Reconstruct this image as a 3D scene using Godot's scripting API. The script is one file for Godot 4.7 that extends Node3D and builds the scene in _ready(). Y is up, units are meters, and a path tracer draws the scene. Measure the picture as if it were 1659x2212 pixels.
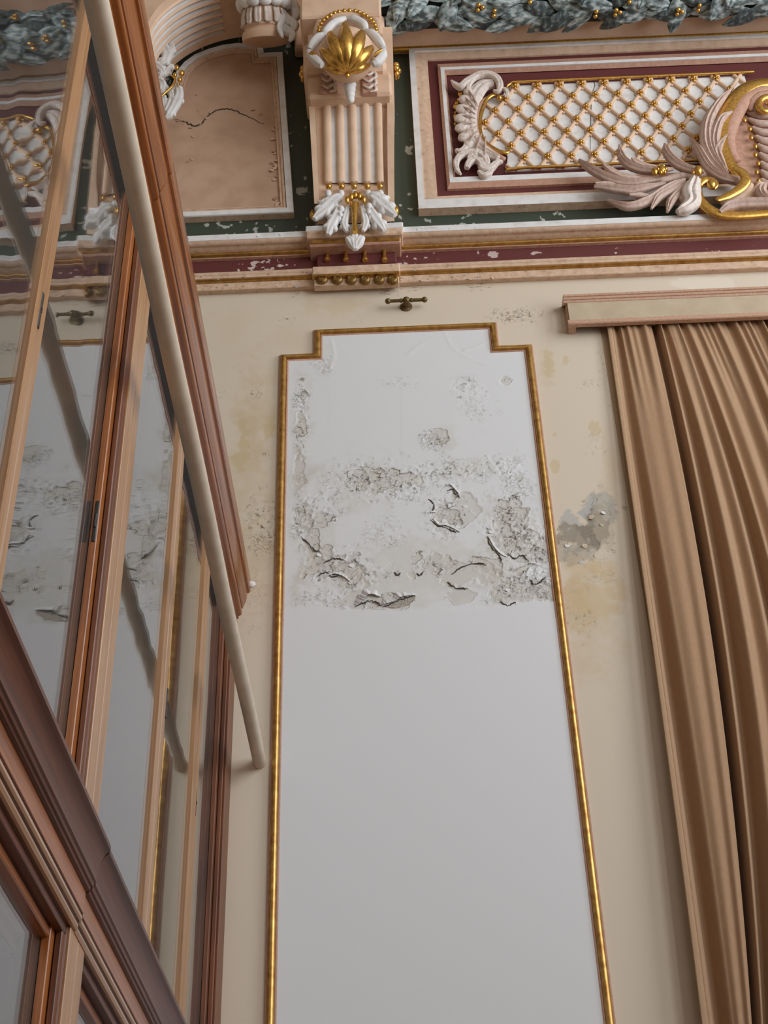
extends Node3D
# A corner of an ornate hall seen from below: plaster wall with a peeling panel, painted
# frieze, glazed wooden screen on the left, curtained window on the right.

var M := {}                       # materials
var cam_at := Vector3(0.5248, 1.6, 4.9821)
var cam_basis: Basis
const FOCAL := 3111.8             # pixels of a 1659 x 2212 frame

# ------------------------------------------------------------------ helpers
func at(px: float, py: float, z: float) -> Vector3:       # where that sight line meets the plane z
	var d := cam_basis * Vector3(px - 829.5, 1106.0 - py, -FOCAL)
	return cam_at + d * ((z - cam_at.z) / d.z)

func atx(px: float, py: float, x: float) -> Vector3:      # where it meets the plane x
	var d := cam_basis * Vector3(px - 829.5, 1106.0 - py, -FOCAL)
	return cam_at + d * ((x - cam_at.x) / d.x)

func quad(t: PackedVector3Array, a: Vector3, b: Vector3, c: Vector3, d: Vector3) -> void:
	t.append_array([a, b, c, a, c, d])

func finish(t: PackedVector3Array, angle: float, origin: Vector3, uvmap: Array) -> ArrayMesh:
	var n := t.size()
	var fn := PackedVector3Array()
	fn.resize(n / 3)
	var near := {}
	for i in range(0, n, 3):
		fn[i / 3] = (t[i + 1] - t[i]).cross(t[i + 2] - t[i])
		if angle > 0.0:
			for k in 3:
				var key := Vector3i((t[i + k] * 20000.0).round())
				if near.has(key):
					near[key].append(i / 3)
				else:
					near[key] = [i / 3]
	var lim := cos(deg_to_rad(angle))
	var unit := PackedVector3Array()
	unit.resize(fn.size())
	for i in fn.size():
		unit[i] = fn[i].normalized()
	var v := PackedVector3Array()
	var nn := PackedVector3Array()
	var uv := PackedVector2Array()
	v.resize(n)
	nn.resize(n)
	if uvmap.size():
		uv.resize(n)
	for i in range(0, n, 3):
		var f := i / 3
		for k in 3:
			var s: int = i + [0, 2, 1][k]
			var o := i + k
			var nr := unit[f]
			if angle > 0.0:
				nr = Vector3.ZERO
				for g in near[Vector3i((t[s] * 20000.0).round())]:
					if unit[g].dot(unit[f]) >= lim:
						nr += fn[g]
				nr = nr.normalized() if nr.length_squared() > 1e-20 else unit[f]
			v[o] = t[s] - origin
			nn[o] = nr
			if uvmap.size():
				uv[o] = Vector2((t[s].x - uvmap[0]) / uvmap[2], (uvmap[1] - t[s].y) / uvmap[3])
	var arr := []
	arr.resize(Mesh.ARRAY_MAX)
	arr[Mesh.ARRAY_VERTEX] = v
	arr[Mesh.ARRAY_NORMAL] = nn
	if uvmap.size():
		arr[Mesh.ARRAY_TEX_UV] = uv
	var m := ArrayMesh.new()
	m.add_surface_from_arrays(Mesh.PRIMITIVE_TRIANGLES, arr)
	return m

func origin_of(p: Node) -> Vector3:
	var o := Vector3.ZERO
	while p != self and p is Node3D:
		o += p.position
		p = p.get_parent()
	return o

var used := {}
func numbered(called: String) -> String:
	used[called] = used.get(called, 0) + 1
	return called if used[called] == 1 else "%s_%03d" % [called, used[called] - 1]

func put(called: String, mesh: Mesh, mat: Material, parent: Node = self) -> MeshInstance3D:
	var o := MeshInstance3D.new()
	if parent == self:
		o.name = numbered(called)
	else:
		var k := 0
		for c in parent.get_children():
			if c.has_meta("base") and c.get_meta("base") == called:
				k += 1
		o.name = called if k == 0 else "%s_%03d" % [called, k]
		o.set_meta("base", called)
	o.mesh = mesh
	o.material_override = mat
	parent.add_child(o, true)
	return o

func obj(called: String, t: PackedVector3Array, mat: Material, parent: Node = self, angle := 38.0, uvmap := []) -> MeshInstance3D:
	return put(called, finish(t, angle, origin_of(parent), uvmap), mat, parent)

func thing(called: String, label: String, category: String, where := Vector3.ZERO, group := "") -> Node3D:
	var o := Node3D.new()
	o.name = numbered(called)
	o.position = where
	add_child(o)
	o.set_meta("label", label)
	o.set_meta("category", category)
	if group:
		o.set_meta("group", group)
	return o

func setting(o: Node, label: String) -> Node:
	o.set_meta("kind", "structure")
	o.set_meta("label", label)
	return o

func base(called: String, label: String, where := Vector3.ZERO) -> Node3D:
	var o := Node3D.new()
	o.name = called
	o.position = where
	add_child(o)
	setting(o, label)
	return o

func box(t: PackedVector3Array, lo: Vector3, hi: Vector3, c := 0.0) -> void:   # chamfered box
	if c <= 0.0:
		c = 0.0001
	var s := [lo, hi]
	for ax in 3:
		var b := (ax + 1) % 3
		var d := (ax + 2) % 3
		for e in 2:
			var p := []
			for k in 4:
				var v := Vector3.ZERO
				v[ax] = s[e][ax]
				v[b] = (lo[b] + c) if k in [0, 3] else (hi[b] - c)
				v[d] = (lo[d] + c) if k < 2 else (hi[d] - c)
				p.append(v)
			if e == 1:
				quad(t, p[0], p[1], p[2], p[3])
			else:
				quad(t, p[3], p[2], p[1], p[0])
	for ax in 3:                                        # edges along ax
		var b := (ax + 1) % 3
		var d := (ax + 2) % 3
		for eb in 2:
			for ed in 2:
				var v := []
				for q in [[0, 0], [0, 1], [1, 1], [1, 0]]:
					var w := Vector3.ZERO
					w[ax] = (lo[ax] + c) if q[1] == 0 else (hi[ax] - c)
					w[b] = s[eb][b] + (0.0 if q[0] == 0 else (c if eb == 0 else -c))
					w[d] = s[ed][d] + (0.0 if q[0] == 1 else (c if ed == 0 else -c))
					v.append(w)
				if eb == ed:
					quad(t, v[3], v[2], v[1], v[0])
				else:
					quad(t, v[0], v[1], v[2], v[3])
	for ex in 2:
		for ey in 2:
			for ez in 2:
				var sg := Vector3(1 if ex == 0 else -1, 1 if ey == 0 else -1, 1 if ez == 0 else -1)
				var p := Vector3(s[ex].x, s[ey].y, s[ez].z)
				var a := p + Vector3(0, sg.y, sg.z) * c
				var b := p + Vector3(sg.x, 0, sg.z) * c
				var d := p + Vector3(sg.x, sg.y, 0) * c
				if sg.x * sg.y * sg.z > 0:
					t.append_array([a, d, b])
				else:
					t.append_array([a, b, d])

func plate(t: PackedVector3Array, poly: PackedVector2Array, z0: float, z1: float) -> void:   # polygon in the wall plane with thickness
	var p := poly
	if Geometry2D.is_polygon_clockwise(p):
		p = p.duplicate()
		p.reverse()
	var idx := Geometry2D.triangulate_polygon(p)
	for i in range(0, idx.size(), 3):
		var a := p[idx[i]]
		var b := p[idx[i + 1]]
		var c := p[idx[i + 2]]
		if (b - a).cross(c - a) < 0:
			var w := b
			b = c
			c = w
		t.append_array([Vector3(a.x, a.y, z1), Vector3(b.x, b.y, z1), Vector3(c.x, c.y, z1)])
	for i in p.size():
		var a := p[i]
		var b := p[(i + 1) % p.size()]
		quad(t, Vector3(a.x, a.y, z0), Vector3(b.x, b.y, z0), Vector3(b.x, b.y, z1), Vector3(a.x, a.y, z1))

func sweep(t: PackedVector3Array, path: Array, nrm: Vector3, prof: Array, closed := false, shut := false, caps := true) -> void:
	# prof: points (along the side vector, along nrm); mitred at the corners of a path lying across nrm
	var n := path.size()
	var rings := []
	for i in n:
		var din: Vector3 = (path[i] - path[i - 1]) if (i > 0 or closed) else (path[1] - path[0])
		var dout: Vector3 = (path[(i + 1) % n] - path[i]) if (i < n - 1 or closed) else (path[n - 1] - path[n - 2])
		din = din.normalized()
		dout = dout.normalized()
		var s1 := nrm.cross(din).normalized()
		var s2 := nrm.cross(dout).normalized()
		var s := (s1 + s2)
		s = s / maxf(0.15, s.dot(s1))
		var ring := []
		for p in prof:
			ring.append(path[i] + s * p.x + nrm * p.y)
		rings.append(ring)
	var m := prof.size()
	var last := n if closed else n - 1
	for i in last:
		var a: Array = rings[i]
		var b: Array = rings[(i + 1) % n]
		for k in (m if shut else m - 1):
			quad(t, a[k], b[k], b[(k + 1) % m], a[(k + 1) % m])
	if caps and not closed and m > 2:
		for e in [0, n - 1]:
			var r: Array = rings[e]
			var mid := Vector3.ZERO
			for p in r:
				mid += p / m
			for k in m:
				if e == 0:
					t.append_array([mid, r[k], r[(k + 1) % m]])
				else:
					t.append_array([mid, r[(k + 1) % m], r[k]])

func smooth_path(ctrl: Array, per := 6) -> Array:       # Catmull-Rom
	var out := []
	var n := ctrl.size()
	for i in n - 1:
		var p0 = ctrl[maxi(i - 1, 0)]
		var p1 = ctrl[i]
		var p2 = ctrl[i + 1]
		var p3 = ctrl[mini(i + 2, n - 1)]
		for k in per:
			var s := float(k) / per
			out.append(0.5 * ((2.0 * p1) + (p2 - p0) * s + (2.0 * p0 - 5.0 * p1 + 4.0 * p2 - p3) * s * s + (3.0 * p1 - p0 - 3.0 * p2 + p3) * s * s * s))
	out.append(ctrl[n - 1])
	return out

func at_share(a: Array, s: float) -> float:             # value of a list of numbers at share s
	var x := s * (a.size() - 1)
	var i := mini(int(x), a.size() - 2)
	return lerpf(a[i], a[i + 1], smoothstep(0.0, 1.0, x - i))

func tube(t: PackedVector3Array, path: Array, radii: Array, nrm: Vector3, flat := 1.0, seg := 10) -> void:
	# round bar along path; flat squashes it along nrm
	var n := path.size()
	var prev := []
	for i in n:
		var d: Vector3 = (path[mini(i + 1, n - 1)] - path[maxi(i - 1, 0)]).normalized()
		var side := nrm.cross(d).normalized()
		if side.length_squared() < 0.5:
			side = Vector3.RIGHT
		var up := d.cross(side).normalized()
		var r := at_share(radii, float(i) / (n - 1))
		var ring := []
		for k in seg:
			var a := TAU * k / seg
			ring.append(path[i] + side * cos(a) * r + up * sin(a) * r * flat)
		if i == 0:
			for k in seg:
				t.append_array([path[i] - d * r * 0.4, ring[(k + 1) % seg], ring[k]])
		else:
			for k in seg:
				quad(t, prev[k], prev[(k + 1) % seg], ring[(k + 1) % seg], ring[k])
		if i == n - 1:
			for k in seg:
				t.append_array([path[i] + d * r * 0.4, ring[k], ring[(k + 1) % seg]])
		prev = ring

func blade(t: PackedVector3Array, ctrl: Array, widths: Array, nrm: Vector3, thick := 0.012, groove := 0.4, per := 6, flutes := 1) -> void:
	# an acanthus lobe: rounded on top, grooved along the middle, closed below
	var path := smooth_path(ctrl, per)
	var n := path.size()
	var prev := []
	var cs := []
	var steps := 4 + 4 * flutes
	for k in steps + 1:
		var u := -1.0 + 2.0 * k / steps
		var h := sqrt(maxf(0.0, 1.0 - u * u * 0.96))
		h *= 1.0 - groove * (0.5 + 0.5 * cos(u * PI * (flutes * 2 - 1))) * (1.0 - absf(u) * 0.5)
		cs.append(Vector2(u, h))
	cs.append(Vector2(0.8, -0.5))
	cs.append(Vector2(-0.8, -0.5))
	var m := cs.size()
	for i in n:
		var d: Vector3 = (path[mini(i + 1, n - 1)] - path[maxi(i - 1, 0)]).normalized()
		var side := nrm.cross(d).normalized()
		var up := d.cross(side).normalized()
		var w := at_share(widths, float(i) / (n - 1))
		var th := minf(thick, w * 1.3)
		var ring := []
		for c in cs:
			ring.append(path[i] - side * c.x * w + up * c.y * th)
		if i > 0:
			for k in m:
				quad(t, ring[k], ring[(k + 1) % m], prev[(k + 1) % m], prev[k])
		else:
			for k in m:
				t.append_array([path[i], ring[k], ring[(k + 1) % m]])
		if i == n - 1:
			for k in m:
				t.append_array([path[i] + d * w * 0.3, ring[(k + 1) % m], ring[k]])
		prev = ring

func acanthus(t: PackedVector3Array, ctrl: Array, widths: Array, nrm: Vector3, thick: float, lobes := 4) -> void:
	# a leaf of overlapping lobes: a grooved midrib blade with fingers springing from both sides
	var path := smooth_path(ctrl, 7)
	var n := path.size()
	blade(t, ctrl, widths.map(func(w): return w * 0.9), nrm, thick, 0.32, 7, 1)
	for k in lobes:
		var sh := 0.12 + 0.62 * k / maxf(1.0, lobes - 1.0)
		var i := clampi(int(sh * (n - 1)), 1, n - 2)
		var d: Vector3 = (path[i + 1] - path[i - 1]).normalized()
		var side := nrm.cross(d).normalized()
		var w := at_share(widths, sh)
		for e in [-1.0, 1.0]:
			var a: Vector3 = path[i] + nrm * thick * 0.1
			var tip: Vector3 = a + (side * e * 0.9 + d * 0.6) * w - nrm * thick * 0.4
			blade(t, [a, a + (side * e * 0.4 + d * 0.1) * w - nrm * thick * 0.05, a + (side * e * 0.72 + d * 0.35) * w - nrm * thick * 0.1, tip], [w * 0.4, w * 0.62, w * 0.56, w * 0.26], nrm, thick * 0.75, 0.08, 4, 1)

func lathe(t: PackedVector3Array, prof: Array, c: Vector3, seg := 20, bs := Basis()) -> void:
	# prof: (radius, height) rising along the y axis of bs
	for i in prof.size() - 1:
		for k in seg:
			var a := TAU * k / seg
			var b := TAU * (k + 1) / seg
			var p: Vector2 = prof[i]
			var q: Vector2 = prof[i + 1]
			var v := []
			for w in [[p, b], [p, a], [q, a], [q, b]]:
				v.append(c + bs * Vector3(w[0].x * cos(w[1]), w[0].y, w[0].x * sin(w[1])))
			if p.x < 1e-6:
				t.append_array([v[0], v[2], v[3]])
			elif q.x < 1e-6:
				t.append_array([v[0], v[1], v[2]])
			else:
				quad(t, v[0], v[1], v[2], v[3])

func ball(t: PackedVector3Array, c: Vector3, r: Vector3, seg := 10, rows := 6, bs := Basis()) -> void:
	var prof := []
	for i in rows + 1:
		var a := -PI / 2 + PI * i / rows
		prof.append(Vector2(cos(a) if i > 0 and i < rows else 0.0, sin(a)))
	lathe(t, prof, c, seg, bs * Basis.from_scale(r))

func bar_x(t: PackedVector3Array, prof: Array, x0: float, x1: float, caps := true) -> void:
	# profile of (z, y) points going up, carried along x; front outwards
	for i in prof.size() - 1:
		var p: Vector2 = prof[i]
		var q: Vector2 = prof[i + 1]
		quad(t, Vector3(x0, p.y, p.x), Vector3(x1, p.y, p.x), Vector3(x1, q.y, q.x), Vector3(x0, q.y, q.x))
	if caps:
		for e in [x0, x1]:
			var mid := Vector2.ZERO
			for p in prof:
				mid += p / prof.size()
			for i in prof.size():
				var p: Vector2 = prof[i]
				var q: Vector2 = prof[(i + 1) % prof.size()]
				var tri := [Vector3(e, mid.y, mid.x), Vector3(e, q.y, q.x), Vector3(e, p.y, p.x)]
				if e == x1:
					tri.reverse()
				t.append_array(tri)

func bar_z(t: PackedVector3Array, prof: Array, z0: float, z1: float) -> void:
	# closed profile of (x, y) points, anticlockwise seen from +z, carried along z
	var poly := PackedVector2Array(prof)
	if Geometry2D.is_polygon_clockwise(poly):
		poly.reverse()
	var n := poly.size()
	for i in n:
		var p := poly[i]
		var q := poly[(i + 1) % n]
		quad(t, Vector3(p.x, p.y, z1), Vector3(p.x, p.y, z0), Vector3(q.x, q.y, z0), Vector3(q.x, q.y, z1))
	var idx := Geometry2D.triangulate_polygon(poly)
	for i in range(0, idx.size(), 3):
		var a := poly[idx[i]]
		var b := poly[idx[i + 1]]
		var c := poly[idx[i + 2]]
		if (b - a).cross(c - a) < 0:
			var w := b
			b = c
			c = w
		t.append_array([Vector3(a.x, a.y, z1), Vector3(b.x, b.y, z1), Vector3(c.x, c.y, z1)])
		t.append_array([Vector3(a.x, a.y, z0), Vector3(c.x, c.y, z0), Vector3(b.x, b.y, z0)])

func bar_y(t: PackedVector3Array, prof: Array, y0: float, y1: float) -> void:
	# closed profile of (x, z) points carried upwards
	var poly := PackedVector2Array(prof)
	if not Geometry2D.is_polygon_clockwise(poly):
		poly.reverse()
	var n := poly.size()
	for i in n:
		var p := poly[i]
		var q := poly[(i + 1) % n]
		quad(t, Vector3(p.x, y0, p.y), Vector3(q.x, y0, q.y), Vector3(q.x, y1, q.y), Vector3(p.x, y1, p.y))
	var idx := Geometry2D.triangulate_polygon(poly)
	for i in range(0, idx.size(), 3):
		var a := poly[idx[i]]
		var b := poly[idx[i + 1]]
		var c := poly[idx[i + 2]]
		if (b - a).cross(c - a) < 0:
			var w := b
			b = c
			c = w
		t.append_array([Vector3(a.x, y0, a.y), Vector3(b.x, y0, b.y), Vector3(c.x, y0, c.y)])
		t.append_array([Vector3(a.x, y1, a.y), Vector3(c.x, y1, c.y), Vector3(b.x, y1, b.y)])

func ring(t: PackedVector3Array, a: Array, b: Array) -> void:   # between two rectangles [left, right, bottom, top, z]
	var p := [Vector3(a[0], a[2], a[4]), Vector3(a[1], a[2], a[4]), Vector3(a[1], a[3], a[4]), Vector3(a[0], a[3], a[4])]
	var q := [Vector3(b[0], b[2], b[4]), Vector3(b[1], b[2], b[4]), Vector3(b[1], b[3], b[4]), Vector3(b[0], b[3], b[4])]
	for i in 4:
		quad(t, p[i], p[(i + 1) % 4], q[(i + 1) % 4], q[i])

func px_path(list: Array, z: float) -> Array:
	var out := []
	for i in range(0, list.size(), 2):
		out.append(at(list[i], list[i + 1], z))
	return out

# ------------------------------------------------------------------ materials
func noise_tex(seed_: int, freq: float, ramp: Array, octaves := 4, kind := FastNoiseLite.TYPE_SIMPLEX_SMOOTH, size := 512) -> NoiseTexture2D:
	var n := FastNoiseLite.new()
	n.seed = seed_
	n.frequency = freq
	n.noise_type = kind
	n.fractal_octaves = octaves
	var tx := NoiseTexture2D.new()
	tx.width = size
	tx.height = size
	tx.seamless = true
	tx.noise = n
	var g := Gradient.new()
	var offs := PackedFloat32Array()
	var cols := PackedColorArray()
	for r in ramp:
		offs.append(r[0])
		cols.append(r[1])
	g.offsets = offs
	g.colors = cols
	tx.color_ramp = g
	return tx

func plain(col: Color, rough := 0.7, metal := 0.0) -> StandardMaterial3D:
	var m := StandardMaterial3D.new()
	m.albedo_color = col
	m.roughness = rough
	m.metallic = metal
	return m

func mottled(seed_: int, freq: float, ramp: Array, scale: Vector3, rough := 0.7, metal := 0.0, bump := 0.0) -> StandardMaterial3D:
	var m := plain(Color.WHITE, rough, metal)
	m.albedo_texture = noise_tex(seed_, freq, ramp)
	m.uv1_triplanar = true
	m.uv1_world_triplanar = true
	m.uv1_scale = scale
	if bump != 0.0:
		m.heightmap_enabled = true
		m.heightmap_texture = noise_tex(seed_ + 50, freq * 1.6, [[0.0, Color.BLACK], [1.0, Color.WHITE]])
		m.heightmap_scale = bump
	return m

func c8(r: int, g: int, b: int) -> Color:
	return Color8(r, g, b)

func make_materials() -> void:
	M.peach = mottled(1, 0.012, [[0.0, c8(208, 174, 146)], [0.45, c8(220, 188, 160)], [1.0, c8(226, 196, 170)]], Vector3.ONE * 1.2, 0.62)
	M.peach_worn = mottled(2, 0.022, [[0.0, c8(160, 134, 112)], [0.28, c8(206, 174, 147)], [0.7, c8(216, 186, 160)], [1.0, c8(222, 204, 186)]], Vector3.ONE * 1.8, 0.7, 0.0, 0.12)
	M.niche = mottled(3, 0.01, [[0.0, c8(182, 150, 126)], [0.5, c8(196, 163, 138)], [1.0, c8(202, 171, 147)]], Vector3.ONE * 0.9, 0.7, 0.0, 0.2)
	M.white = mottled(4, 0.014, [[0.0, c8(208, 205, 202)], [0.4, c8(226, 225, 224)], [1.0, c8(234, 234, 234)]], Vector3.ONE * 1.6, 0.6)
	M.white_warm = mottled(5, 0.02, [[0.0, c8(186, 160, 144)], [0.35, c8(218, 204, 194)], [1.0, c8(232, 226, 222)]], Vector3.ONE * 4.0, 0.55)
	M.mauve = mottled(6, 0.02, [[0.0, c8(158, 128, 112)], [0.35, c8(192, 164, 149)], [1.0, c8(212, 192, 182)]], Vector3.ONE * 4.0, 0.55)
	M.rose = mottled(7, 0.02, [[0.0, c8(172, 128, 106)], [0.5, c8(188, 146, 124)], [1.0, c8(198, 158, 137)]], Vector3.ONE * 3.0, 0.6)
	M.gold = mottled(8, 0.03, [[0.0, c8(164, 116, 56)], [0.35, c8(214, 166, 84)], [1.0, c8(240, 200, 116)]], Vector3.ONE * 3.0, 0.3, 0.9)
	M.gold_old = mottled(9, 0.02, [[0.0, c8(140, 98, 52)], [0.4, c8(182, 138, 74)], [1.0, c8(214, 174, 104)]], Vector3.ONE * 2.0, 0.34, 0.8)
	M.gold_dull = mottled(10, 0.03, [[0.0, c8(104, 78, 42)], [1.0, c8(160, 126, 66)]], Vector3.ONE * 4.0, 0.45, 0.6)
	M.maroon = plain(c8(98, 45, 44), 0.6)
	M.green = plain(c8(60, 70, 58), 0.6)
	M.leaf = mottled(11, 0.012, [[0.0, c8(44, 53, 54)], [0.38, c8(78, 91, 92)], [0.52, c8(124, 141, 142)], [0.68, c8(186, 199, 199)], [1.0, c8(214, 222, 220)]], Vector3(2.2, 6, 4), 0.5, 0.0, 0.12)
	M.leaf_dark = mottled(12, 0.012, [[0.0, c8(32, 40, 41)], [0.5, c8(66, 77, 79)], [0.75, c8(116, 131, 132)], [1.0, c8(168, 183, 183)]], Vector3(5, 2.4, 4), 0.5, 0.0, 0.12)
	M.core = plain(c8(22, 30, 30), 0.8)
	M.brass = mottled(13, 0.03, [[0.0, c8(70, 56, 36)], [0.6, c8(118, 98, 62)], [1.0, c8(160, 138, 92)]], Vector3.ONE * 8.0, 0.42, 0.6)
	M.wood_v = wood(Vector3(26, 0.9, 26), 20, [c8(116, 64, 25), c8(154, 88, 36), c8(168, 102, 46)], 0.36)
	M.wood_pale = wood(Vector3(30, 0.8, 30), 21, [c8(140, 96, 58), c8(164, 119, 76), c8(174, 131, 88)], 0.4)  # bleached fronts; light falling on them is put into this paler tone
	M.wood_z = wood(Vector3(22, 22, 0.8), 22, [c8(86, 45, 21), c8(132, 75, 35), c8(154, 91, 45)], 0.24)
	M.wood_dark = wood(Vector3(22, 22, 0.8), 23, [c8(62, 36, 28), c8(86, 48, 36), c8(100, 58, 44)], 0.42)
	M.wood_dark.clearcoat = 0.12
	M.wood_mid = wood(Vector3(22, 22, 0.8), 27, [c8(108, 60, 32), c8(144, 84, 47), c8(160, 98, 57)], 0.36)
	M.wood_pale_z = wood(Vector3(26, 26, 0.8), 28, [c8(150, 112, 84), c8(176, 140, 112), c8(186, 150, 122)], 0.36)  # light on the outward transom fillets is put into the tone
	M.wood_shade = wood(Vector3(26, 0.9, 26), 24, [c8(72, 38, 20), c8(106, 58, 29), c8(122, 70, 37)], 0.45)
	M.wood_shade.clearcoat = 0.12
	M.wood_head_shade = plain(c8(58, 42, 36), 0.5)  # shade under the screen head, put into the colour
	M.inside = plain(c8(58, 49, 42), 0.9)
	M.post_back_shade = plain(c8(34, 30, 26), 0.7)  # dark of the unlit interior put into the colour of post backs
	M.iron = plain(c8(52, 44, 38), 0.5, 0.3)
	var gl := plain(Color(0.9, 0.93, 0.92, 0.02), 0.0)
	gl.transparency = BaseMaterial3D.TRANSPARENCY_ALPHA
	gl.metallic_specular = 0.5
	M.glass = gl
	M.pipe = mottled(14, 0.01, [[0.0, c8(196, 182, 162)], [1.0, c8(216, 204, 186)]], Vector3.ONE * 2.0, 0.45)
	M.curtain = mottled(15, 0.05, [[0.0, c8(164, 130, 98)], [1.0, c8(176, 142, 109)]], Vector3(3, 0.8, 3), 0.85)
	M.curtain.rim_enabled = true
	M.curtain.rim = 0.25
	M.curtain.rim_tint = 0.6
	M.hem = mottled(16, 0.05, [[0.0, c8(180, 148, 116)], [1.0, c8(190, 158, 125)]], Vector3(3, 0.8, 3), 0.85)
	M.pelmet = mottled(17, 0.01, [[0.0, c8(186, 168, 142)], [1.0, c8(200, 184, 158)]], Vector3.ONE * 1.5, 0.6)
	M.pelmet_trim = mottled(18, 0.03, [[0.0, c8(182, 142, 118)], [1.0, c8(204, 168, 144)]], Vector3.ONE * 3.0, 0.55)
	M.room = plain(c8(200, 184, 162), 0.85)
	M.ceiling = plain(c8(170, 158, 144), 0.9)
	M.floor = wood(Vector3(4, 4, 0.3), 25, [c8(150, 114, 80), c8(182, 144, 104), c8(198, 162, 122)], 0.4)
	M.jamb = plain(c8(205, 180, 152), 0.8)
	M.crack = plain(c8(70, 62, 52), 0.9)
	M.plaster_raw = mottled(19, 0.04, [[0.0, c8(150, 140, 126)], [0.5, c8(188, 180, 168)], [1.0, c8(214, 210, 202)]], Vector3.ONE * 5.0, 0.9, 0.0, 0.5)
	M.hem_plaster = plain(c8(196, 180, 156), 0.85)
	M.flake = mottled(26, 0.03, [[0.0, c8(206, 206, 204)], [1.0, c8(232, 232, 234)]], Vector3.ONE * 6.0, 0.7, 0.0, 0.1)

func wood(scale: Vector3, seed_: int, cols: Array, rough: float) -> StandardMaterial3D:
	var m := mottled(seed_, 0.012, [[0.0, cols[0]], [0.42, cols[1]], [0.6, cols[2]], [0.78, cols[1]], [1.0, cols[2]]], scale * 0.25, rough)
	m.clearcoat_enabled = true
	m.clearcoat = 0.4
	m.clearcoat_roughness = 0.25
	return m

# ------------------------------------------------------------------ painted wear
var nz: FastNoiseLite
func fbm(seed_: int, freq: float, octaves := 4) -> FastNoiseLite:
	var n := FastNoiseLite.new()
	n.seed = seed_
	n.frequency = freq
	n.fractal_octaves = octaves
	n.noise_type = FastNoiseLite.TYPE_SIMPLEX_SMOOTH
	return n

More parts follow.
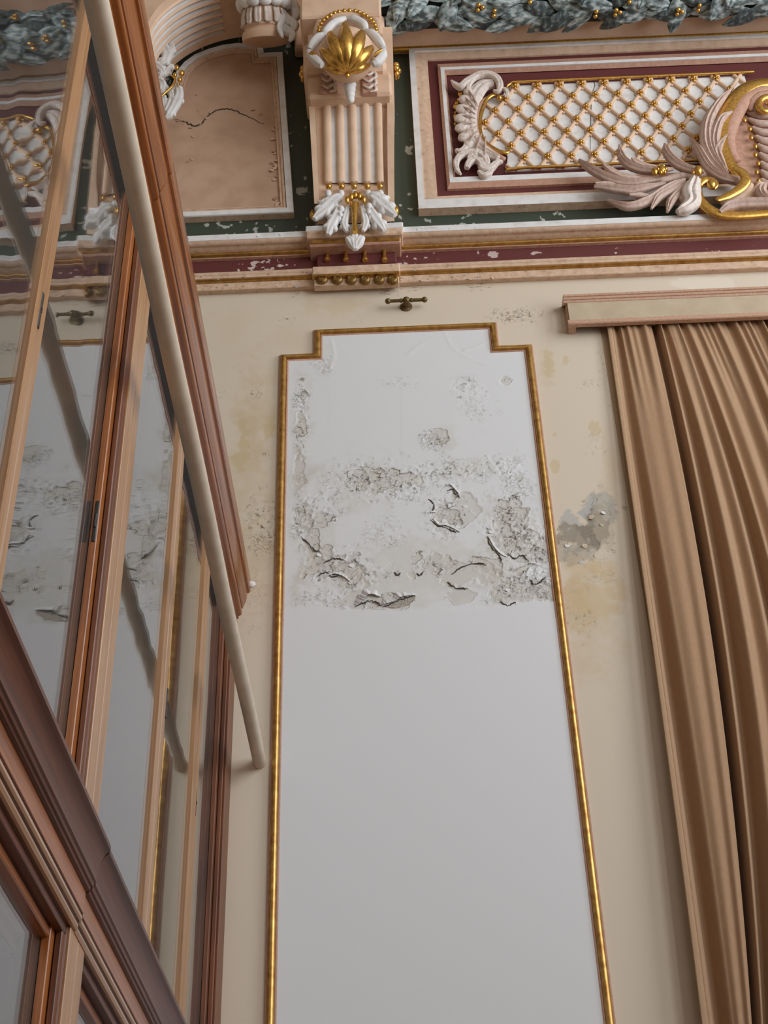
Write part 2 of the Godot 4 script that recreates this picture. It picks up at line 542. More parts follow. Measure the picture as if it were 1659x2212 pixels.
class Sheet:
	var w: int
	var h: int
	var x0: float
	var y1: float
	var sx: float
	var sy: float
	var col := PackedFloat32Array()
	var hgt := PackedFloat32Array()
	func _init(w_: int, h_: int, x0_: float, y1_: float, sx_: float, sy_: float, c: Color) -> void:
		w = w_
		h = h_
		x0 = x0_
		y1 = y1_
		sx = sx_
		sy = sy_
		col.resize(w * h * 3)
		hgt.resize(w * h)
		hgt.fill(0.5)
		for i in w * h:
			col[i * 3] = c.r
			col[i * 3 + 1] = c.g
			col[i * 3 + 2] = c.b
	func blend(i: int, c: Color, a: float) -> void:
		col[i * 3] = lerpf(col[i * 3], c.r, a)
		col[i * 3 + 1] = lerpf(col[i * 3 + 1], c.g, a)
		col[i * 3 + 2] = lerpf(col[i * 3 + 2], c.b, a)
	func span(cx: float, cy: float, rx: float, ry: float) -> Array:
		return [maxi(0, int((cx - rx - x0) / sx * w)), mini(w, int((cx + rx - x0) / sx * w) + 1), maxi(0, int((y1 - cy - ry) / sy * h)), mini(h, int((y1 - cy + ry) / sy * h) + 1)]
	# an irregular patch: c colour, a strength, soft edge share, dh height change, rim darkens its outline
	func patch(n: FastNoiseLite, cx: float, cy: float, rx: float, ry: float, c: Color, a: float, soft := 0.3, dh := 0.0, rag := 0.5, rim := 0.0) -> void:
		var s := span(cx, cy, rx * 1.6, ry * 1.6)
		for j in range(s[2], s[3]):
			var y := y1 - (j + 0.5) / h * sy
			for i in range(s[0], s[1]):
				var x := x0 + (i + 0.5) / w * sx
				var d := Vector2((x - cx) / rx, (y - cy) / ry).length() + rag * n.get_noise_2d(x * 100.0, y * 100.0) + rag * 0.5 * n.get_noise_2d(x * 370.0 + 50.0, y * 370.0)
				var k := 1.0 - smoothstep(1.0 - soft, 1.0 + 0.02, d)
				if k > 0.0:
					blend(j * w + i, c, a * k)
					hgt[j * w + i] += dh * k
				if rim > 0.0 and absf(d - 1.0) < 0.06:
					blend(j * w + i, Color(0.3, 0.27, 0.23), rim * (1.0 - absf(d - 1.0) / 0.06) * smoothstep(-0.25, 0.3, n.get_noise_2d(x * 90.0 + 80.0, y * 90.0)))
				elif rim > 0.0 and d > 1.0 and d < 1.25:
					hgt[j * w + i] += 0.035 * (1.25 - d) / 0.25
	# crazed, flaking paint inside a soft region: irregular plates, some lost, dark along their edges
	var cell_value: FastNoiseLite
	var cell_edge: FastNoiseLite
	func cells() -> void:
		cell_value = FastNoiseLite.new()
		cell_value.seed = 4
		cell_value.noise_type = FastNoiseLite.TYPE_CELLULAR
		cell_value.frequency = 0.5
		cell_value.fractal_type = FastNoiseLite.FRACTAL_NONE
		cell_value.cellular_jitter = 1.0
		cell_value.cellular_return_type = FastNoiseLite.RETURN_CELL_VALUE
		cell_value.domain_warp_enabled = true
		cell_value.domain_warp_amplitude = 3.0
		cell_value.domain_warp_frequency = 0.35
		cell_edge = cell_value.duplicate()
		cell_edge.cellular_return_type = FastNoiseLite.RETURN_DISTANCE2_SUB
	func crumble(n: FastNoiseLite, cx: float, cy: float, rx: float, ry: float, dark: Color, pale: Color, amount: float) -> void:
		if cell_value == null:
			cells()
		var s := span(cx, cy, rx * 1.4, ry * 1.4)
		for j in range(s[2], s[3]):
			var y := y1 - (j + 0.5) / h * sy
			for i in range(s[0], s[1]):
				var x := x0 + (i + 0.5) / w * sx
				var f := 1.0 - Vector2((x - cx) / rx, (y - cy) / ry).length() + 0.55 * n.get_noise_2d(x * 60.0 + 9.0, y * 60.0) + 0.35 * n.get_noise_2d(x * 260.0, y * 260.0 + 7.0)
				if f <= 0.0:
					continue
				f = minf(1.0, f * 1.5) * amount
				var i1 := j * w + i
				var v := cell_value.get_noise_2d(x * 100.0, y * 130.0) * 0.5 + 0.5
				var e := cell_edge.get_noise_2d(x * 100.0, y * 130.0) + 1.0
				var q := n.get_noise_2d(x * 700.0, y * 500.0)
				if v < 0.34 * f:
					blend(i1, dark.lerp(pale, 0.62), 0.45 * f)
					hgt[i1] = lerpf(hgt[i1], 0.43, 0.7 * f)
				else:
					hgt[i1] += (v - 0.4) * 0.05 * f + smoothstep(0.3, 0.0, e) * 0.03 * f
				if v > 0.25:
					blend(i1, dark, smoothstep(0.13, 0.0, e) * minf(1.0, 1.25 * f) * smoothstep(0.0, 0.3, n.get_noise_2d(x * 110.0, y * 110.0 + 31.0)))
				blend(i1, dark, smoothstep(0.34, 0.5, q) * f * 0.6)
				blend(i1, pale, smoothstep(0.3, 0.5, -q) * f * 0.3)
	func image() -> Image:
		var b := PackedByteArray()
		b.resize(w * h * 3)
		for i in w * h * 3:
			b[i] = int(clampf(col[i], 0.0, 1.0) * 255.0)
		return Image.create_from_data(w, h, false, Image.FORMAT_RGB8, b)
	func relief() -> Image:
		var b := PackedByteArray()
		b.resize(w * h)
		for i in w * h:
			b[i] = int(clampf(hgt[i], 0.0, 1.0) * 255.0)
		return Image.create_from_data(w, h, false, Image.FORMAT_L8, b)
	func material(rough: float, bump: float) -> StandardMaterial3D:
		var m := StandardMaterial3D.new()
		m.albedo_texture = ImageTexture.create_from_image(image())
		m.roughness = rough
		m.texture_repeat = false
		if bump > 0.0:
			m.heightmap_enabled = true
			m.heightmap_texture = ImageTexture.create_from_image(relief())
			m.heightmap_scale = bump
		return m
	func map() -> Array:
		return [x0, y1, sx, sy]

# ------------------------------------------------------------------ the scene
func _ready() -> void:
	# camera, sky, daylight, exposure
	var cam := Camera3D.new()
	cam.name = "camera"
	cam.fov = 39.1326
	cam.near = 0.05
	cam.far = 200.0
	cam.position = cam_at
	cam.rotation = Vector3(0.6499672, 0.0110183, -0.0337401)
	cam_basis = Basis.from_euler(cam.rotation)
	add_child(cam)
	var env := Environment.new()
	env.background_mode = Environment.BG_SKY
	var sky_mat := ProceduralSkyMaterial.new()
	sky_mat.sky_top_color = Color(0.62, 0.72, 0.86)
	sky_mat.sky_horizon_color = Color(0.86, 0.88, 0.9)
	sky_mat.ground_bottom_color = Color(0.4, 0.38, 0.35)
	sky_mat.ground_horizon_color = Color(0.7, 0.7, 0.68)
	sky_mat.energy_multiplier = 1.0
	var sky := Sky.new()
	sky.sky_material = sky_mat
	env.sky = sky
	env.tonemap_mode = Environment.TONE_MAPPER_LINEAR
	env.tonemap_exposure = 0.92
	env.sdfgi_enabled = true
	env.ssao_enabled = true
	env.ssil_enabled = true
	var we := WorldEnvironment.new()
	we.name = "world_environment"
	we.environment = env
	add_child(we)
	for z in WINDOW_Z:                                     # daylight standing in the tall windows of the right wall
		daylight(Vector3(5.68, 6.9, z), Vector3(0, PI / 2, 0), Vector2(1.9, 5.2), 23.0)
	daylight(Vector3(2.5, 6.9, 10.68), Vector3(0, 0, 0), Vector2(1.9, 5.2), 3.0)  # frontal fill added in the unseen back window

	nz = fbm(7, 0.05)
	make_materials()
	build_shell()
	build_painted_wall()
	build_panel()
	build_cornice()
	build_frieze_ground()
	build_upper_moulding()
	build_screen()
	build_curtain()
	build_niche()
	build_arch()
	build_capital()
	build_corbel()
	build_lattice()
	build_left_rocaille()
	build_cartouche()
	build_garland()
	build_springer_ornament()
	build_pipe()
	build_hook()

const WINDOW_Z := [2.6, 5.6, 8.6]

func daylight(where: Vector3, turn: Vector3, size: Vector2, energy: float) -> void:
	var l := AreaLight3D.new()
	l.name = "window_daylight"
	l.position = where
	l.rotation = turn
	l.area_size = size
	l.area_normalize_energy = true
	l.light_energy = energy
	l.light_color = Color(0.96, 0.98, 1.0)
	l.shadow_enabled = true
	l.area_range = 40.0
	l.area_attenuation = 2.0
	add_child(l, true)

func build_shell() -> void:
	var t := PackedVector3Array()
	box(t, Vector3(-6.3, -0.3, -0.35), Vector3(6.3, 0.0, 11.3))
	setting(obj("floor", t, M.floor), "wooden floor of the hall below the frame")
	t = PackedVector3Array()
	box(t, Vector3(-6.3, 10.6, -0.35), Vector3(6.3, 10.9, 11.3))
	setting(obj("ceiling", t, M.ceiling), "plain pale ceiling above the garland cornice")
	t = PackedVector3Array()
	box(t, Vector3(-6.3, 0, -0.35), Vector3(-6.0, 10.6, 11.3))
	setting(obj("wall_left", t, M.room), "plain cream wall far to the left behind the glazed screen")
	t = PackedVector3Array()
	var zs := [-0.35]
	for z in WINDOW_Z:
		zs.append_array([z - 1.0, z + 1.0])
	zs.append(11.3)
	for i in range(0, zs.size(), 2):
		box(t, Vector3(6.0, 0, zs[i]), Vector3(6.3, 10.6, zs[i + 1]))
	for z in WINDOW_Z:
		box(t, Vector3(6.0, 0, z - 1.0), Vector3(6.3, 4.2, z + 1.0))
		box(t, Vector3(6.0, 9.6, z - 1.0), Vector3(6.3, 10.6, z + 1.0))
	setting(obj("wall_right", t, M.room), "cream wall on the right pierced by tall windows")
	t = PackedVector3Array()
	for r in [[-6.3, 1.5], [3.5, 6.3]]:
		box(t, Vector3(r[0], 0, 11.0), Vector3(r[1], 10.6, 11.3))
	for r in [[1.5, 3.5]]:
		box(t, Vector3(r[0], 0, 11.0), Vector3(r[1], 4.2, 11.3))
		box(t, Vector3(r[0], 9.6, 11.0), Vector3(r[1], 10.6, 11.3))
	setting(obj("wall_back", t, M.room), "cream wall behind the camera with one added tall window")
	var k := 2
	for spot in [Vector3(6.15, 0, 2.6), Vector3(6.15, 0, 5.6), Vector3(6.15, 0, 8.6), Vector3(2.5, 0, 11.15)]:
		var w := base("window_%d" % k, ["tall white window nearest the curtain", "tall white window in the middle of the right wall", "tall white window farthest along the right wall", "tall white window added behind the camera for frontal fill light"][k - 2], spot)
		k += 1
		var along := Vector3(0, 0, 1) if spot.x > 6.0 else Vector3(1, 0, 0)
		var deep := Vector3(1, 0, 0) if spot.x > 6.0 else Vector3(0, 0, 1)
		t = PackedVector3Array()
		for s in [-0.96, 0.0, 0.96]:
			box(t, spot + along * (s - 0.04) - deep * 0.04 + Vector3(0, 4.2, 0), spot + along * (s + 0.04) + deep * 0.04 + Vector3(0, 9.6, 0), 0.006)
		for y in [4.24, 6.0, 7.8, 9.56]:
			box(t, spot - along - deep * 0.035 + Vector3(0, y - 0.04, 0), spot + along + deep * 0.035 + Vector3(0, y + 0.04, 0), 0.006)
		obj("window_frame", t, M.white, w)
		t = PackedVector3Array()
		box(t, spot - along - deep * 0.003 + Vector3(0, 4.2, 0), spot + along + deep * 0.003 + Vector3(0, 9.6, 0))
		obj("pane", t, M.glass, w)

# ---- wall
const WALL := [-0.6, 6.82, 3.8, 3.9]
func build_painted_wall() -> void:
	var s := Sheet.new(1520, 1560, WALL[0], WALL[1], WALL[2], WALL[3], c8(216, 203, 183))
	var cream := c8(214, 198, 174)
	# broad yellowed damp, then patches, then bare plaster
	for b in [[560, 900, 70, 130, 0.5], [540, 1000, 60, 160, 0.5], [555, 1230, 50, 120, 0.5], [720, 660, 90, 30, 0.5], [640, 740, 60, 40, 0.25], [1180, 790, 30, 40, 0.4], [1270, 1330, 90, 130, 0.45], [1320, 1010, 30, 90, 0.35], [500, 700, 60, 90, 0.2]]:
		var p := at(b[0], b[1], 0)
		s.patch(nz, p.x, p.y, b[2] / 480.0, b[3] / 330.0, c8(200, 178, 142), b[4] * 0.7, 0.85, 0.0, 0.7)
	for b in [[1186, 785, 14, 26], [1222, 782, 12, 12], [1197, 942, 8, 10], [1200, 1010, 8, 12], [1290, 935, 12, 20], [525, 970, 16, 40], [575, 940, 14, 26]]:
		var p := at(b[0], b[1], 0)
		s.patch(nz, p.x, p.y, b[2] / 470.0, b[3] / 340.0, c8(203, 181, 140), 0.5, 0.25, -0.01, 1.3)
	for b in [[1275, 1105, 46, 26, c8(178, 178, 174), 0.9], [1240, 1130, 26, 44, c8(184, 183, 178), 0.85], [1310, 1100, 22, 30, c8(182, 178, 168), 0.7], [1250, 1160, 50, 24, c8(150, 140, 124), 0.8], [1282, 1150, 30, 34, c8(140, 130, 116), 0.85], [1240, 1195, 42, 22, c8(176, 168, 154), 0.7], [1310, 1150, 20, 50, c8(190, 178, 156), 0.5]]:
		var p := at(b[0], b[1], 0)
		s.patch(nz, p.x, p.y, b[2] / 440.0, b[3] / 350.0, b[4], b[5], 0.25, -0.06, 1.1, 0.5)
	for b in [[1260, 1235, 46, 30], [1300, 1225, 34, 22], [1290, 1290, 50, 40], [1240, 1310, 30, 60]]:
		var p := at(b[0], b[1], 0)
		s.patch(nz, p.x, p.y, b[2] / 440.0, b[3] / 350.0, c8(204, 176, 130), 0.35, 0.5, 0.02, 0.7, 0.12)
	var dk := c8(122, 108, 88)
	var pl := c8(232, 224, 208)
	for b in [[1110, 685, 60, 22, 0.9], [1060, 690, 26, 14, 0.6], [1150, 672, 40, 12, 0.5], [570, 1150, 44, 60, 0.9], [530, 1150, 26, 60, 0.6], [560, 1090, 26, 50, 0.5], [545, 845, 40, 26, 0.5], [470, 850, 40, 20, 0.4], [620, 690, 34, 14, 0.8], [570, 985, 24, 14, 0.6], [1245, 1200, 60, 24, 0.9], [1290, 960, 24, 44, 0.4], [1275, 830, 34, 14, 0.5], [1255, 1350, 34, 34, 0.6], [1305, 1110, 30, 40, 0.5], [545, 1290, 40, 60, 0.5], [770, 690, 40, 20, 0.4], [1195, 830, 24, 10, 0.5], [1305, 800, 16, 90, 0.3]]:
		var p := at(b[0], b[1], 0)
		s.crumble(nz, p.x, p.y, b[2] / 460.0, b[3] / 340.0, dk, pl, b[4])
	var fill := [[1500, 612, 62, 14, c8(226, 216, 198)], [1560, 612, 30, 18, c8(224, 214, 196)]]
	for b in fill:
		var p := at(b[0], b[1], 0)
		s.patch(nz, p.x, p.y, b[2] / 420.0, b[3] / 300.0, b[4], 0.8, 0.2, 0.03, 0.3)
	# crumbled strip just under the cornice and along the window edge
	for j in 60:
		for i in s.w:
			var x := s.x0 + (i + 0.5) / s.w * s.sx
			var q := nz.get_noise_2d(x * 300.0, j * 4.0) + nz.get_noise_2d(x * 60.0, 3.0) * 0.8
			if x < 1.05 and q > 0.25 + j * 0.014:
				s.blend(j * s.w + i, c8(150, 126, 102), 0.6)
	var mt := s.material(0.75, 0.5)
	M.wall = mt
	var wf := base("wall_front", "cream plaster wall with stains and flaking around the white panel")
	var t := PackedVector3Array()
	box(t, Vector3(-6.3, 0, -0.35), Vector3(1.53, 10.6, -0.01))
	box(t, Vector3(1.53, 6.47, -0.35), Vector3(3.95, 10.6, -0.01))
	box(t, Vector3(1.53, 0, -0.35), Vector3(3.95, 0.6, -0.01))
	box(t, Vector3(3.95, 0, -0.35), Vector3(6.3, 10.6, -0.01))
	obj("masonry", t, M.room, wf)
	t = PackedVector3Array()
	for r in [[-6.0, 0.0, 1.53, 6.8], [1.53, 6.45, 3.95, 6.8], [3.95, 0.0, 6.0, 6.8]]:
		plate(t, PackedVector2Array([Vector2(r[0], r[1]), Vector2(r[2], r[1]), Vector2(r[2], r[3]), Vector2(r[0], r[3])]), -0.012, 0.0)
	obj("plaster_coat", t, mt, wf, 10.0, s.map())
	# loose bits of plaster proud of the wall where it has blown
	var rng := RandomNumberGenerator.new()
	rng.seed = 5
	for b in [[1277, 1118, 13], [1303, 1108, 9], [1225, 1180, 10], [1262, 1180, 12], [1255, 1215, 9], [572, 1138, 8], [585, 1160, 7], [560, 1165, 6], [1123, 683, 8], [1150, 695, 6], [1098, 676, 7], [622, 688, 6], [548, 850, 6], [1300, 1135, 8]]:
		chip(at(b[0], b[1], 0), b[2] / 800.0, rng, M.flake if rng.randf() < 0.3 else M.hem_plaster, wf)
	# the knocked hole where the screen's cornice enters the wall
	var h := at(541, 1262, 0.004)
	t = PackedVector3Array()
	ball(t, h, Vector3(0.022, 0.016, 0.012), 9, 6)
	obj("filler_lump", t, M.white, wf)

func chip(p: Vector3, r: float, rng: RandomNumberGenerator, mat: Material, parent: Node) -> void:
	# a curled flake: an uneven little shell fixed along one side
	var t := PackedVector3Array()
	var n := 9
	var a0 := rng.randf() * TAU
	var lift := r * rng.randf_range(0.25, 0.5)
	var rim := []
	var mid := p + Vector3(0, 0, 0.003 + lift * 0.25)
	for i in n:
		var a := TAU * i / n
		var rr := r * rng.randf_range(0.6, 1.15)
		var up := maxf(0.0, cos(a - a0)) * lift
		rim.append(p + Vector3(cos(a) * rr, sin(a) * rr * 0.8, 0.0015 + up))
	for i in n:
		var b: Vector3 = rim[i]
		var c: Vector3 = rim[(i + 1) % n]
		t.append_array([mid, b, c])
		t.append_array([mid - Vector3(0, 0, 0.002), c - Vector3(0, 0, 0.002), b - Vector3(0, 0, 0.002)])
		quad(t, b - Vector3(0, 0, 0.002), c - Vector3(0, 0, 0.002), c, b)
	obj("plaster_flake", t, mat, parent, 60.0)

# ---- the white panel and its gilt frame
func build_panel() -> void:
	var base_c := c8(223, 225, 227)
	var s := Sheet.new(840, 1400, 0.0, 6.5, 1.2, 2.0, base_c)
	var bare := c8(203, 200, 191)
	var dk := c8(96, 92, 82)
	var pl := c8(240, 240, 240)
	# faint damp
	for b in [[780, 1040, 130, 60, 0.35], [900, 1240, 280, 70, 0.45], [1110, 1180, 80, 130, 0.5], [650, 1000, 30, 260, 0.5], [690, 1180, 60, 110, 0.45], [970, 950, 30, 40, 0.4], [1020, 1010, 90, 30, 0.3], [700, 770, 30, 60, 0.2]]:
		var p := at(b[0], b[1], 0)
		s.patch(nz, p.x, p.y, b[2] / 490.0, b[3] / 340.0, c8(203, 200, 190), b[4], 0.8, 0.01, 0.7)
	# bare plaster where the paint has come away
	for b in [[1110, 1130, 30, 44], [1090, 1170, 26, 40], [1140, 1200, 44, 40], [1165, 1270, 30, 40], [1110, 1290, 46, 20], [1010, 1240, 56, 18], [1060, 1225, 26, 14], [985, 1100, 34, 26], [960, 1110, 26, 20], [835, 1050, 60, 22], [780, 1030, 36, 16], [735, 1225, 50, 22], [690, 1210, 30, 24], [760, 1235, 40, 22], [670, 1170, 22, 22], [655, 1110, 16, 40], [700, 1120, 24, 16], [650, 900, 12, 60], [645, 1000, 10, 60], [930, 1220, 30, 16], [890, 1245, 14, 9], [857, 1240, 9, 8], [980, 1066, 10, 14], [945, 945, 18, 10], [1120, 1040, 12, 12], [1125, 1110, 10, 10], [1095, 825, 14, 7], [760, 1300, 50, 12], [840, 1305, 30, 12], [1000, 1290, 30, 14]]:
		var p := at(b[0], b[1], 0)
		s.patch(nz, p.x, p.y, b[2] / 490.0, b[3] / 340.0, bare, 0.55, 0.1, -0.04, 1.2, 1.0)
	for b in [[800, 1035, 120, 46, 1.0], [880, 1060, 50, 30, 0.9], [1000, 1020, 120, 34, 0.7], [1110, 1160, 70, 130, 1.0], [1160, 1220, 40, 90, 1.0], [1100, 1285, 80, 34, 1.0], [740, 1230, 110, 40, 1.0], [660, 1130, 34, 80, 1.0], [650, 930, 22, 130, 0.7], [700, 1080, 50, 60, 0.6], [940, 1225, 60, 26, 1.0], [960, 1100, 60, 60, 0.8], [700, 1300, 80, 34, 0.6], [940, 950, 36, 26, 0.9], [1010, 840, 40, 30, 0.5], [700, 790, 40, 30, 0.5], [860, 830, 60, 20, 0.35], [1095, 822, 26, 12, 1.0], [655, 855, 24, 10, 1.0], [1040, 880, 60, 60, 0.35], [830, 1160, 60, 40, 0.4], [1130, 1050, 50, 60, 0.5]]:
		var p := at(b[0], b[1], 0)
		s.crumble(nz, p.x, p.y, b[2] / 490.0, b[3] / 340.0, dk, pl, b[4])
	# wrinkled paint near the top and a long run of water
	for w in [[880, 770, 930, 735, 1010, 728], [960, 720, 985, 760, 1050, 790], [1000, 760, 1030, 752, 1062, 735], [715, 735, 722, 770, 712, 800]]:
		for q in smooth_path(px_path(w, 0), 60):
			s.patch(nz, q.x, q.y, 0.016, 0.018, pl, 0.004, 0.95, 0.0022, 0.2)
	for q in smooth_path(px_path([868, 800, 866, 900, 868, 1010], 0), 90):
		s.patch(nz, q.x, q.y, 0.006, 0.01, c8(205, 203, 196), 0.03, 0.9, 0.0, 0.2)
	for q in smooth_path(px_path([708, 840, 712, 880, 708, 920], 0), 50):
		s.patch(nz, q.x, q.y, 0.006, 0.01, c8(205, 203, 196), 0.03, 0.9, 0.0, 0.2)
	# the repaint below is clean: fade all wear out beneath its edge
	for j in s.h:
		var y := s.y1 - (j + 0.5) / s.h * s.sy
		for i in s.w:
			var x := (i + 0.5) / s.w * s.sx
			var edge := 4.885 + 0.035 * nz.get_noise_2d(x * 30.0, 5.0) + 0.01 * nz.get_noise_2d(x * 300.0, 9.0) - 0.02 * x
			var f := smoothstep(edge + 0.02, edge - 0.005, y)
			if f > 0.0:
				s.blend(j * s.w + i, base_c, f)
				s.hgt[j * s.w + i] = lerpf(s.hgt[j * s.w + i], 0.53, f)
	var mt := s.material(0.6, 0.6)
	var wp := base("trim_1", "tall white wall panel with peeling upper half inside a stepped gilt frame")
	# field: a fine relief where it peels, plain below
	var poly := PackedVector2Array([Vector2(0.02, 1.2), Vector2(1.18, 1.2), Vector2(1.18, 6.323), Vector2(1.022, 6.323), Vector2(1.022, 6.478), Vector2(0.18, 6.478), Vector2(0.18, 6.323), Vector2(0.02, 6.323)])
	var st := SurfaceTool.new()
	st.begin(Mesh.PRIMITIVE_TRIANGLES)
	var nx := 232
	var ny := 336
	for j in ny + 1:
		for i in nx + 1:
			var x := 0.02 + 1.16 * i / nx
			var y := 4.798 + 1.68 * j / ny
			var u := x / 1.2
			var v := (6.5 - y) / 2.0
			var h := s.hgt[mini(s.h - 1, int(v * s.h)) * s.w + mini(s.w - 1, int(u * s.w))]
			h += 0.02 * nz.get_noise_2d(x * 25.0, y * 25.0) * smoothstep(4.85, 5.0, y)
			st.set_uv(Vector2(u, v))
			st.add_vertex(Vector3(x, y, 0.008 + (h - 0.5) * 0.04))
	for j in ny:
		for i in nx:
			var x := 0.02 + 1.16 * (i + 0.5) / nx
			var y := 4.798 + 1.68 * (j + 0.5) / ny
			if y > 6.323 and (x < 0.18 or x > 1.022):
				continue
			var a := j * (nx + 1) + i
			for k in [a, a + nx + 2, a + 1, a, a + nx + 1, a + nx + 2]:
				st.add_index(k)
	st.generate_normals()
	var field := put("peeling_field", st.commit(), mt, wp)
	field.set_meta("label", "peeling upper half of the white panel")
	var t := PackedVector3Array()
	plate(t, PackedVector2Array([Vector2(0.02, 1.2), Vector2(1.18, 1.2), Vector2(1.18, 4.8), Vector2(0.02, 4.8)]), 0.0, 0.0096)
	obj("clean_field", t, plain(base_c, 0.6), wp)
	# frame
	var path := []
	for p in [[0.0215, 1.2], [1.1785, 1.2], [1.1785, 6.3215], [1.0205, 6.3215], [1.0205, 6.4765], [0.1815, 6.4765], [0.1815, 6.3215], [0.0215, 6.3215]]:
		path.append(Vector3(p[0], p[1], 0.0))
	t = PackedVector3Array()
	sweep(t, path, Vector3.BACK, [Vector2(-0.015, 0.006), Vector2(-0.0145, 0.013), Vector2(-0.011, 0.019), Vector2(-0.004, 0.0235), Vector2(0.003, 0.0235), Vector2(0.009, 0.019), Vector2(0.0125, 0.013), Vector2(0.015, 0.006)], true)
	obj("gilt_moulding", t, M.gold_old, wp, 50.0)
	t = PackedVector3Array()
	sweep(t, path, Vector3.BACK, [Vector2(-0.0215, 0.0), Vector2(-0.0215, 0.007), Vector2(-0.019, 0.010), Vector2(-0.015, 0.010), Vector2(-0.0145, 0.004)], true)
	sweep(t, path, Vector3.BACK, [Vector2(0.0145, 0.004), Vector2(0.015, 0.011), Vector2(0.019, 0.011), Vector2(0.0225, 0.009), Vector2(0.0235, 0.004)], true)
	obj("rose_fillet", t, M.rose, wp, 50.0)
	# lifted flakes and split lips of paint
	var rng := RandomNumberGenerator.new()
	rng.seed = 11
	for b in [[968, 1062, 12], [990, 1072, 10], [935, 1105, 14], [960, 1128, 14], [990, 1140, 12], [1005, 1095, 10], [1062, 1150, 13], [1075, 1185, 13], [1100, 1195, 11], [1130, 1180, 12], [1150, 1215, 13], [1165, 1250, 12], [1178, 1235, 9], [1140, 1265, 11], [1095, 1275, 10], [1120, 1305, 11], [1170, 1300, 10], [1060, 1290, 9], [690, 1200, 12], [672, 1180, 10], [705, 1228, 13], [735, 1240, 13], [760, 1222, 12], [722, 1252, 11], [785, 1228, 9], [668, 1150, 9], [655, 1130, 8], [647, 862, 8]]:
		chip(at(b[0], b[1], 0.005), b[2] / 800.0, rng, M.flake, wp)
	lip([770, 1308, 785, 1296, 800, 1285, 822, 1290], 0.0161, rng, wp)
	lip([826, 1306, 850, 1300, 870, 1290, 900, 1286], 0.0149, rng, wp)
	lip([935, 1120, 948, 1135, 965, 1136, 990, 1147], 0.0087, rng, wp)
	lip([962, 1052, 972, 1048, 985, 1060, 993, 1070], 0.0081, rng, wp)
	lip([1056, 1160, 1066, 1180, 1080, 1196, 1095, 1204], 0.0070, rng, wp)
	lip([700, 1250, 722, 1240, 742, 1246, 756, 1256], 0.0070, rng, wp)
	# open cracks, and shade gaps under lifted edges put in as dark tubes
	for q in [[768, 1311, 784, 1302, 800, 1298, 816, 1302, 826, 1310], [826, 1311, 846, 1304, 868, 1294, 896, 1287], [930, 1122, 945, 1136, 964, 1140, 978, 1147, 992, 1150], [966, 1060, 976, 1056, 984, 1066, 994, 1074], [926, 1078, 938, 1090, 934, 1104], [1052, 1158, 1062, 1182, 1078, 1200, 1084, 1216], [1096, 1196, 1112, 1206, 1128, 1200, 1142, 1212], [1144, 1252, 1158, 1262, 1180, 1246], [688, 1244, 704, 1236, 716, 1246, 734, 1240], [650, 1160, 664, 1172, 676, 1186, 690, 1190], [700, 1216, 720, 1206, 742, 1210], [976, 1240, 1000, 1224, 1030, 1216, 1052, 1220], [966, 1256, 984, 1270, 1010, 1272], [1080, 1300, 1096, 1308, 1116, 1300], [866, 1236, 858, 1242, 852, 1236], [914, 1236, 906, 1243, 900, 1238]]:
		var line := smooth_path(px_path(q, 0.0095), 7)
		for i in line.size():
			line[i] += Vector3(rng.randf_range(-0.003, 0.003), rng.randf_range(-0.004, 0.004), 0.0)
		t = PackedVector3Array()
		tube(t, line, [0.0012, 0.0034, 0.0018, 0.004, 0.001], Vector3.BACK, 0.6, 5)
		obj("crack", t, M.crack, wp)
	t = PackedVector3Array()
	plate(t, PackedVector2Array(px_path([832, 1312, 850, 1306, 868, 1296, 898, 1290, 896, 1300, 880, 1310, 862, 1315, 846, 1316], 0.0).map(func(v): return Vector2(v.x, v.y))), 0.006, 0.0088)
	obj("hollow", t, M.plaster_raw, wp)  # darker plate put in for the shade under the lower lip

func lip(px: Array, out: float, rng: RandomNumberGenerator, parent: Node) -> void:
	# a split edge of paint standing off the wall, hanging from its upper side
	var t := PackedVector3Array()
	var path := smooth_path(px_path(px, 0.009), 9)
	var n := path.size()
	var rows := []
	for i in n:
		var e := sin(PI * i / (n - 1))
		var w := out * (0.3 + 0.7 * e) * rng.randf_range(0.6, 1.35)
		var p: Vector3 = path[i]
		var d: Vector3 = (path[mini(i + 1, n - 1)] - path[maxi(i - 1, 0)]).normalized()
		var up := Vector3.BACK.cross(d)
		if up.y < 0.0:
			up = -up
		rows.append([p + up * w * 1.9, p + up * w + Vector3(0, 0, w * 0.35), p + Vector3(0, 0, w * 0.8), p - up * w * 0.12 + Vector3(0, 0, w * 0.72)])
	for i in n - 1:
		for k in 3:
			quad(t, rows[i][k + 1], rows[i + 1][k + 1], rows[i + 1][k], rows[i][k])
	obj("paint_lip", t, M.flake, parent, 60.0)

